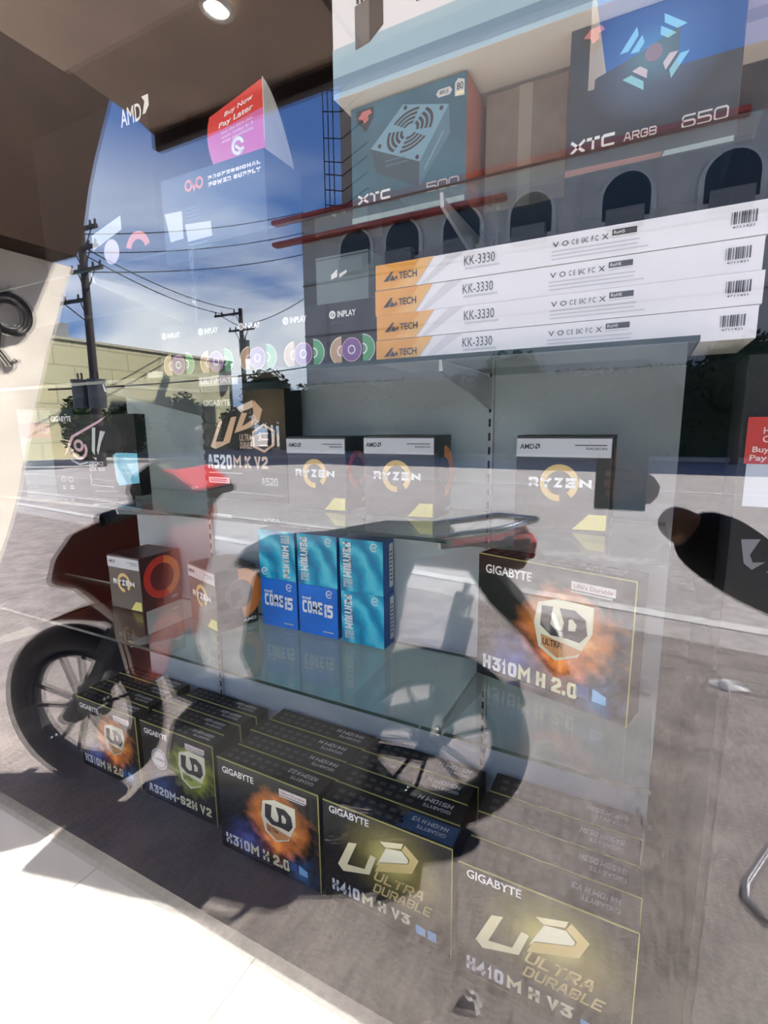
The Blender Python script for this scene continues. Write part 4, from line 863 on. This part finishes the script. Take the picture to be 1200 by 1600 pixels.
# ------------------------------------------------------------------ person taking the photograph, dark clothes
CLOTH = mat('black_clothing', (.012, .012, .014), .9, var=.2, vscale=30); SKIN = mat('skin', (.36, .20, .13), .55); HAIR = mat('black_hair', (.01, .009, .008), .6); TROUS = mat('charcoal_trousers', (.03, .03, .034), .9)
def skinned(name, joints, edges, parent, m, sub=2, root=0):
    me = bpy.data.meshes.new(name); me.from_pydata([j[0] for j in joints], edges, []); me.update()
    o = bpy.data.objects.new(name, me); COL.objects.link(o); o.parent = parent
    sk = o.modifiers.new('skin', 'SKIN'); sk.use_smooth_shade = True
    for v, j in zip(me.skin_vertices[0].data, joints): r_ = j[1]; v.radius = r_ if isinstance(r_, tuple) else (r_, r_)
    me.skin_vertices[0].data[root].use_root = True
    ss = o.modifiers.new('smooth', 'SUBSURF'); ss.levels = sub; ss.render_levels = sub
    me.materials.append(m); return o
PX, PY = .50, -.20
g = -GROUND
per = thing('person', 'person in black clothes holding up a phone with one hand towards the window', 'person', (PX, PY, GROUND))
LH, RH = Vector((-.030 - PX, -.050 - PY, -.115 + g)), Vector((.23, .06, .78))
J = [((0, 0, .92), (.155, .11)), ((0, 0, 1.10), (.14, .10)), ((0, .01, 1.28), (.165, .115)), ((0, 0, 1.42), (.09, .08)), ((0, .01, 1.50), .055), ((0, .03, 1.60), (.078, .095)), ((0, .02, 1.70), (.07, .085)),
     ((-.17, 0, 1.38), .062), ((-.245, .08, 1.00), .050), (tuple(LH + Vector((.055, -.010, -.035))), .030), ((.17, 0, 1.38), .062), ((.22, -.02, 1.08), .050), (tuple(RH), .030),
     ((-.09, 0, .85), .088), ((-.10, .01, .48), .058), ((-.10, -.01, .09), .040), ((-.11, .14, .035), .036), ((.09, 0, .85), .088), ((.10, .01, .48), .058), ((.10, -.01, .09), .040), ((.11, .14, .035), .036)]
skinned('body', J, [(0, 1), (1, 2), (2, 3), (3, 4), (4, 5), (5, 6), (2, 7), (7, 8), (8, 9), (2, 10), (10, 11), (11, 12), (0, 13), (13, 14), (14, 15), (15, 16), (0, 17), (17, 18), (18, 19), (19, 20)], per, SKIN)
JJ = [((0, 0, .84), (.175, .13)), ((0, 0, 1.10), (.165, .125)), ((0, .01, 1.28), (.185, .135)), ((0, 0, 1.40), (.11, .10)), ((-.18, 0, 1.37), .085), ((-.255, .08, 1.00), .078), (tuple(LH + Vector((.085, -.014, -.05))), .055), ((.18, 0, 1.37), .085), ((.225, -.02, 1.07), .072), (tuple(RH + Vector((-.003, 0, .05))), .05)]
skinned('black_jacket', JJ, [(0, 1), (1, 2), (2, 3), (2, 4), (4, 5), (5, 6), (2, 7), (7, 8), (8, 9)], per, CLOTH)
skinned('trousers', [((0, 0, .90), (.165, .12)), ((-.09, 0, .84), .10), ((-.10, .01, .48), .074), ((-.10, -.01, .10), .062), ((.09, 0, .84), .10), ((.10, .01, .48), .074), ((.10, -.01, .10), .062)], [(0, 1), (1, 2), (2, 3), (0, 4), (4, 5), (5, 6)], per, TROUS)
for s in (-1, 1):
    b = MB(); b.ball((s * .105, .075, .042), (.05, .135, .042), BLK, 16, 10); b.build('shoe', per)
b = MB(); b.ball((0, .01, 1.665), (.088, .105, .085), HAIR, 18, 12); b.build('hair', per)
b = MB()
for s in (-1, 1): b.ball((s * .032, .118, 1.615), (.011, .008, .007), WHITE); b.ball((s * .032, .124, 1.615), (.005, .004, .005), INK); b.ball((s * .085, .025, 1.60), (.012, .02, .03), SKIN)
b.ball((0, .135, 1.588), (.012, .018, .022), SKIN); b.ball((0, .122, 1.558), (.024, .008, .008), mat('lips', (.30, .10, .09), .5)); b.build('face', per)
def hand(h_, side):
    # palm behind the phone's edge, four fingers round its back, thumb on the screen side
    o = h_; j = [(tuple(o + Vector((side * .045, -.015, -.03))), .024), (tuple(o + Vector((side * .012, .0, -.005))), (.030, .016))]; ed = [(0, 1)]
    for i, ln in enumerate((.9, 1.0, .95, .8)):
        zz = -.026 + i * .017; k = len(j)
        j += [(tuple(o + Vector((side * .004, .012, zz))), .0085), (tuple(o + Vector((-side * .020 * ln, .020, zz + .004))), .008), (tuple(o + Vector((-side * .038 * ln, .017, zz + .006))), .007)]
        ed += [(1, k), (k, k + 1), (k + 1, k + 2)]
    k = len(j); j += [(tuple(o + Vector((side * .006, -.014, .012))), .0095), (tuple(o + Vector((-side * .014, -.018, .024))), .0085)]; ed += [(1, k), (k, k + 1)]
    skinned('hand', j, ed, per, SKIN, 1)
hand(LH + Vector((.006, .018, .02)), 1)
k_ = [(tuple(RH + Vector((0, .005, -.03))), .026), (tuple(RH + Vector((0, .012, -.09))), (.018, .032))]; ed_ = [(0, 1)]
for i in range(4):
    n0 = len(k_); yy = -.018 + i * .018; ln = (.9, 1.0, .95, .8)[i]
    k_ += [(tuple(RH + Vector((0, .012 + yy, -.12))), .0088), (tuple(RH + Vector((-.008, .014 + yy, -.12 - .036 * ln))), .0082), (tuple(RH + Vector((-.026, .016 + yy, -.12 - .058 * ln))), .007)]; ed_ += [(1, n0), (n0, n0 + 1), (n0 + 1, n0 + 2)]
n0 = len(k_); k_ += [(tuple(RH + Vector((-.012, .040, -.075))), .0098), (tuple(RH + Vector((-.020, .055, -.105))), .0085)]; ed_ += [(0, n0), (n0, n0 + 1)]
skinned('hand', k_, ed_, per, SKIN, 1)
ph = thing('phone', 'black phone held up in one hand in front of the shop window', 'phone', (-.036, -.018, -.064))
b = MB(); b.box((-.039, -.004, -.08), (.039, .004, .08), BLK); b.build('case', ph, .003)
b = MB(); b.box((-.036, -.0046, -.076), (.036, -.004, .076), mat('phone_screen', (.02, .02, .025), .1)); b.build('screen', ph)
b = MB(); b.box((.006, .004, .03), (.034, .0055, .075), mat('camera_island', (.03, .03, .035), .2)); b.build('camera_bump', ph)

# ------------------------------------------------------------------ far side of the street
# concrete block wall seen end-on
BW = bpy.data.materials.new('block_wall'); BW.use_nodes = True; t_ = BW.node_tree; br = t_.nodes.new('ShaderNodeTexBrick'); tcx = t_.nodes.new('ShaderNodeTexCoord'); mpx = t_.nodes.new('ShaderNodeMapping'); mpx.inputs['Rotation'].default_value = (0, -PI / 2, -PI / 2)
br.inputs['Scale'].default_value = 1; br.inputs['Brick Width'].default_value = 1.6; br.inputs['Row Height'].default_value = .75; br.inputs['Mortar Size'].default_value = .03
br.inputs['Color1'].default_value = (.50, .46, .27, 1); br.inputs['Color2'].default_value = (.44, .43, .28, 1); br.inputs['Mortar'].default_value = (.33, .31, .20, 1)
cx_ = t_.nodes.new('ShaderNodeCombineXYZ'); sx_ = t_.nodes.new('ShaderNodeSeparateXYZ'); t_.links.new(tcx.outputs['Object'], sx_.inputs[0]); t_.links.new(sx_.outputs['Y'], cx_.inputs[0]); t_.links.new(sx_.outputs['Z'], cx_.inputs[1])
t_.links.new(cx_.outputs[0], br.inputs['Vector']); t_.links.new(br.outputs[0], t_.nodes['Principled BSDF'].inputs['Base Color']); t_.nodes['Principled BSDF'].inputs['Roughness'].default_value = .95
fb = thing('block_building', 'yellowish concrete block building with a flat roof across the street', 'building', (-20.6, 0, GROUND))
b = MB(); b.box((-12, R(21.6), 0), (0, R(10.4), 4.72), BW); b.build('wall', fb)
b = MB(); b.box((-12, R(21.7), 4.72), (.06, R(10.3), 4.82), mat('coping', (.40, .38, .28), .9)); b.build('coping', fb)
for y_, s_ in ((12.0, .5), (12.7, .55)):
    b = MB(); b.box((-1.2, R(y_ + s_), 4.82), (-.7, R(y_), 5.5), mat('tank_grey', (.20, .21, .22), .8)); b.build('water_tank', fb)
# arched building
ab = thing('arched_building', 'grey building with arched windows and red fascia boards across the street', 'building', (0, R(21.0), GROUND))
GRY = mat('grey_render', (.40, .385, .36), .85, var=.12, vscale=1.2); GRYB = mat('brown_render', (.30, .24, .19), .85, var=.12, vscale=1.2); REDB = mat('red_board', (.35, .05, .035), .6); DKW = mat('dark_window', (.02, .025, .03), .15); FRM = mat('arch_surround', (.46, .45, .43), .8)
k = 21.0
b = MB(); b.box((-.72 * k, -7, 0), (.55 * k, 0, .452 * k + 1.3), GRY); b.build('wall', ab)
b = MB(); b.box((-.13 * k, -7, .452 * k + 1.3), (.55 * k, -.05, .545 * k + 1.3), GRYB); b.build('upper_wall', ab)
b = MB(); b.box((-.615 * k, -6, .452 * k + 1.3), (-.13 * k, -.05, .71 * k + 1.3), GRYB); b.build('tall_wall', ab)
b = MB(); b.prism([(-.12 * k, .545 * k + 1.3), (.0, .545 * k + 1.3), (.0, .60 * k + 1.3), (-.05 * k, .58 * k + 1.3), (-.12 * k, .56 * k + 1.3)], 'y', -7, -.06, GRYB); b.build('parapet', ab)
for zz, x0 in ((.448, -.79), (.402, -.79)):
    b = MB(); b.box((x0 * k, -.0, zz * k + 1.3), ((.10 if zz > .44 else -.26) * k, .4, zz * k + 1.46), REDB); b.build('fascia_board', ab)
def arch(cx, cz, w2, hh, n=14):
    return [(cx - w2, cz), (cx + w2, cz)] + [(cx + w2 * math.cos(PI * i / n), cz + hh + w2 * math.sin(PI * i / n)) for i in range(n + 1)]
for cx in (-.58, -.47, -.345, -.215, -.06, .086, .22, .36):
    f = MB(); f.prism(arch(cx * k, .325 * k + 1.3, .93, .82), 'y', 0, .10, FRM); o = f.build('arched_window', ab)
    f = MB(); f.prism(arch(cx * k, .335 * k + 1.3, .76, .72), 'y', .02, .12, DKW); f.build('pane', o)
    f = MB(); f.box((cx * k - .6, .1, .318 * k + 1.3), (cx * k + .6, .55, .345 * k + 1.3), mat('aircon_grey', (.15, .155, .16), .7)); f.build('air_conditioner', o)
for zz in (.31, .20): 
    b = MB(); b.box((-.72 * k, 0, zz * k + 1.3), (.55 * k, .08, zz * k + 1.36), mat('ledge_grey', (.15, .15, .155), .85)); b.build('ledge', ab)
for i, cx in enumerate((-.62, -.42, -.2, .04, .26)):
    b = MB(); b.box((cx * k - 1.5, 0, 0), (cx * k + 1.5, .05, 3.2), mat('shutter_dark', (.05, .055, .05), .6)); b.build('shutter', ab)
# utility poles
WOOD = mat('pole_dark', (.035, .03, .03), .8); TRF = mat('transformer_grey', (.07, .075, .085), .5, .3)
def pole(label, x, m, hgt, arms, trafo, lean=0.0):
    t = thing('utility_pole', label, 'pole', (x, R(m), GROUND), 0, 'utility poles along the street')
    t.rotation_euler = (0, lean, 0)
    b = MB(); b.tube([(0, 0, 0), (0, 0, hgt)], [.15, .11], WOOD, 12); b.build('mast', t)
    for z, l, dx in arms:
        b = MB(); b.box((-l + dx, -.05, z - .05), (l + dx, .05, z + .05), WOOD); b.tube([(dx - l * .55, 0, z - .02), (0, 0, z - .75)], .02, WOOD, 6); b.tube([(dx + l * .55, 0, z - .02), (0, 0, z - .75)], .02, WOOD, 6); a_ = b.build('crossarm', t)
        for q in (-.9, -.45, .45, .9): b = MB(); b.cyl((dx + l * q, 0, z + .05), (dx + l * q, 0, z + .2), .045, WOOD, 8, .03); b.build('insulator', a_)
    for q, z in trafo:
        b = MB(); b.cyl((q, .22, z), (q, .22, z + .85), .27, TRF, 16); b.cyl((q, .22, z + .85), (q, .22, z + .93), .29, TRF, 16); b.tube([(q - .1, .22, z + .9), (q - .1, .22, z + 1.15)], .03, WOOD, 6); b.tube([(q + .1, .22, z + .9), (q + .1, .22, z + 1.15)], .03, WOOD, 6); b.build('transformer', t)
m1, m2 = 11.0, 22.0
pole('tall dark utility pole with several crossarms, in front of the block building', -1.512 * m1, m1, .585 * m1 + 1.3, [(.565 * m1 + 1.3, .55, .25), (.515 * m1 + 1.3, .75, 0), (.455 * m1 + 1.3, .8, .1), (.375 * m1 + 1.3, .8, -.8)], [(-.42, 1.95), (.42, 1.95)], .02)
pole('farther utility pole with one grey transformer, against the open sky', -.912 * m2, m2, .285 * m2 + 1.3, [(.275 * m2 + 1.3, 1.0, -.9), (.235 * m2 + 1.3, .9, 0)], [(.35, .165 * m2 + 1.3)])
CABM = mat('cable_black', (.01, .01, .012), .6)
def cable(label, p, q, sag, r=.018):
    p, q = Vector(p), Vector(q); b = MB(); b.tube([p.lerp(q, i / 16) - Vector((0, 0, sag * 4 * (i / 16) * (1 - i / 16))) for i in range(17)], r, CABM, 6)
    tag(b.build('overhead_cable'), label, 'cable', 'overhead cables')
def mp3(r, m, z): return (r * m, R(m), z * m)
cable('lower of the two cables slung between the utility poles', mp3(-1.50, m1, .50), mp3(-.93, m2, .27), .35); cable('upper of the two cables slung between the utility poles', mp3(-1.50, m1, .52), mp3(-.93, m2, .285), .3)
for zz, ww in ((.555, 'highest'), (.505, 'second highest'), (.452, 'lowest')):
    cable('long cable from the nearer pole to the arched building, ' + ww + ' of three', mp3(-1.51, m1, zz), mp3(-.715, 20.5, zz * .84), .25)
cable('thin cable past the farther pole to the arched building', mp3(-.92, m2, .245), mp3(-.722, 20.8, .285), .2)
cable('thick cable hung low along the far kerb', mp3(-1.75, 10.2, .125), mp3(-.72, 20.3, .135), .15, .035)
# drop wires looping down the corner of the arched building
b = MB()
for i in range(3): b.tube([mp3(-.655 + .012 * i, 20.3, .74 - .02 * j + .004 * math.sin(j * 2.1 + i)) for j in range(15)], [.024][0], CABM, 6)
for j, zz in enumerate((.69, .65, .60, .555, .53, .50, .47)): b.tube([mp3(-.655, 20.3, zz), mp3(-.61, 20.2, zz - .012), mp3(-.55, 20.1, zz + .012)], [.024][0], CABM, 6)
tag(b.build('drop_wires'), 'tangle of black drop wires at the corner of the arched building', 'cable')
# hedges, bushes and trees along the far kerb
LEAF = [mat('leaf_dark', (.018, .035, .012), .8, var=.4, vscale=4), mat('leaf_mid', (.035, .06, .02), .8, var=.4, vscale=4)]
def bush(name, label, cat, x, m, w2, hgt, trunk, li, group, seed):
    t = thing(name, label, cat, (x, R(m), GROUND), 0, group); rnd = random.Random(seed); b = MB(); cz = trunk + hgt / 2
    b.ball((0, 0, cz), (w2 * .8, w2 * .55, hgt * .42), LEAF[li], 14, 10); vs = []; fs = []
    for i in range(900):
        a, u = rnd.uniform(0, 2 * PI), rnd.uniform(-1, 1); r = math.sqrt(1 - u * u); p = Vector((w2 * r * math.cos(a), w2 * .7 * r * math.sin(a), cz + hgt / 2 * u)) * 1.0
        k_ = .75 + .3 * rnd.random(); p = Vector((p.x * k_, p.y * k_, cz + (p.z - cz) * k_)); s = rnd.uniform(.07, .16)
        d1 = Vector((rnd.gauss(0, 1), rnd.gauss(0, 1), rnd.gauss(0, 1))).normalized(); d2 = d1.orthogonal().normalized(); n0 = len(vs); vs += [p + d1 * s, p + d2 * s * .5, p - d1 * s, p - d2 * s * .5]; fs.append((n0, n0 + 1, n0 + 2, n0 + 3))
    b.add(vs, fs, LEAF[li]); b.build('crown', t)
    b = MB(); b.tube([(0, 0, 0), (.05, 0, trunk * .6), (0, 0, cz)], [.12, .09, .05], mat('bark', (.06, .045, .035), .9), 8); b.build('trunk', t)
for i in range(8):
    bush('kerb_bush', ['low', 'broad', 'dark', 'ragged', 'dense', 'rounded', 'leafy', 'spreading'][i] + ' green bush on the far kerb, ' + ['outside the pier end', 'below the nearer pole', 'just beyond the nearer pole', 'by the end of the block building', 'below the farther pole', 'at the corner of the arched building', 'before the first shutters', 'before the middle shutters'][i],
         'bush', (-19.4, -18.4, -19.2, -18.6, -13.2, -10.2, -7.4, -1.4)[i], (14.1, 11.7, 17.0, 19.6, 19.3, 19.2, 19.2, 19.2)[i], 1.0, 2.1 + .3 * (i % 3), .15, i % 2, 'bushes along the far kerb', i)
for i in range(4):
    bush('street_tree', ['slim', 'full', 'bushy', 'small'][i] + ' dark tree by the far kerb, ' + ['where the block building ends', 'next to the arched building corner', 'before the arched windows', 'towards the end of the arched building'][i], 'tree',
         (-18.3, -16.0, -4.6, 2.4)[i], (22.2, 19.0, 19.0, 19.0)[i], 1.35, 2.6, 1.3, 0, 'trees by the far kerb', 40 + i)

t = thing('hedge', 'long dark clipped hedge running along the far kerb behind the bushes', 'hedge', (-7, R(20.6), GROUND)); rnd = random.Random(5)
b = MB(); b.box((-9.5, -.2, 0), (18, .2, 3.0), LEAF[0]); vs = []; fs = []
for i in range(7000):
    p = Vector((rnd.uniform(-9.5, 18), rnd.uniform(-.24, .26), rnd.uniform(.1, 3.3))); s = rnd.uniform(.07, .15)
    d1 = Vector((rnd.gauss(0, 1), rnd.gauss(0, 1), rnd.gauss(0, 1))).normalized(); d2 = d1.orthogonal().normalized(); n0 = len(vs); vs += [p + d1 * s, p + d2 * s * .5, p - d1 * s, p - d2 * s * .5]; fs.append((n0, n0 + 1, n0 + 2, n0 + 3))
b.add(vs, fs, LEAF[0]); b.build('foliage', t)
for i in range(6):
    b = MB(); b.tube([(-8 + i * 5, 0, 0), (-8 + i * 5, 0, 1.6)], .05, MATS['bark'], 6); b.build('stem', t)
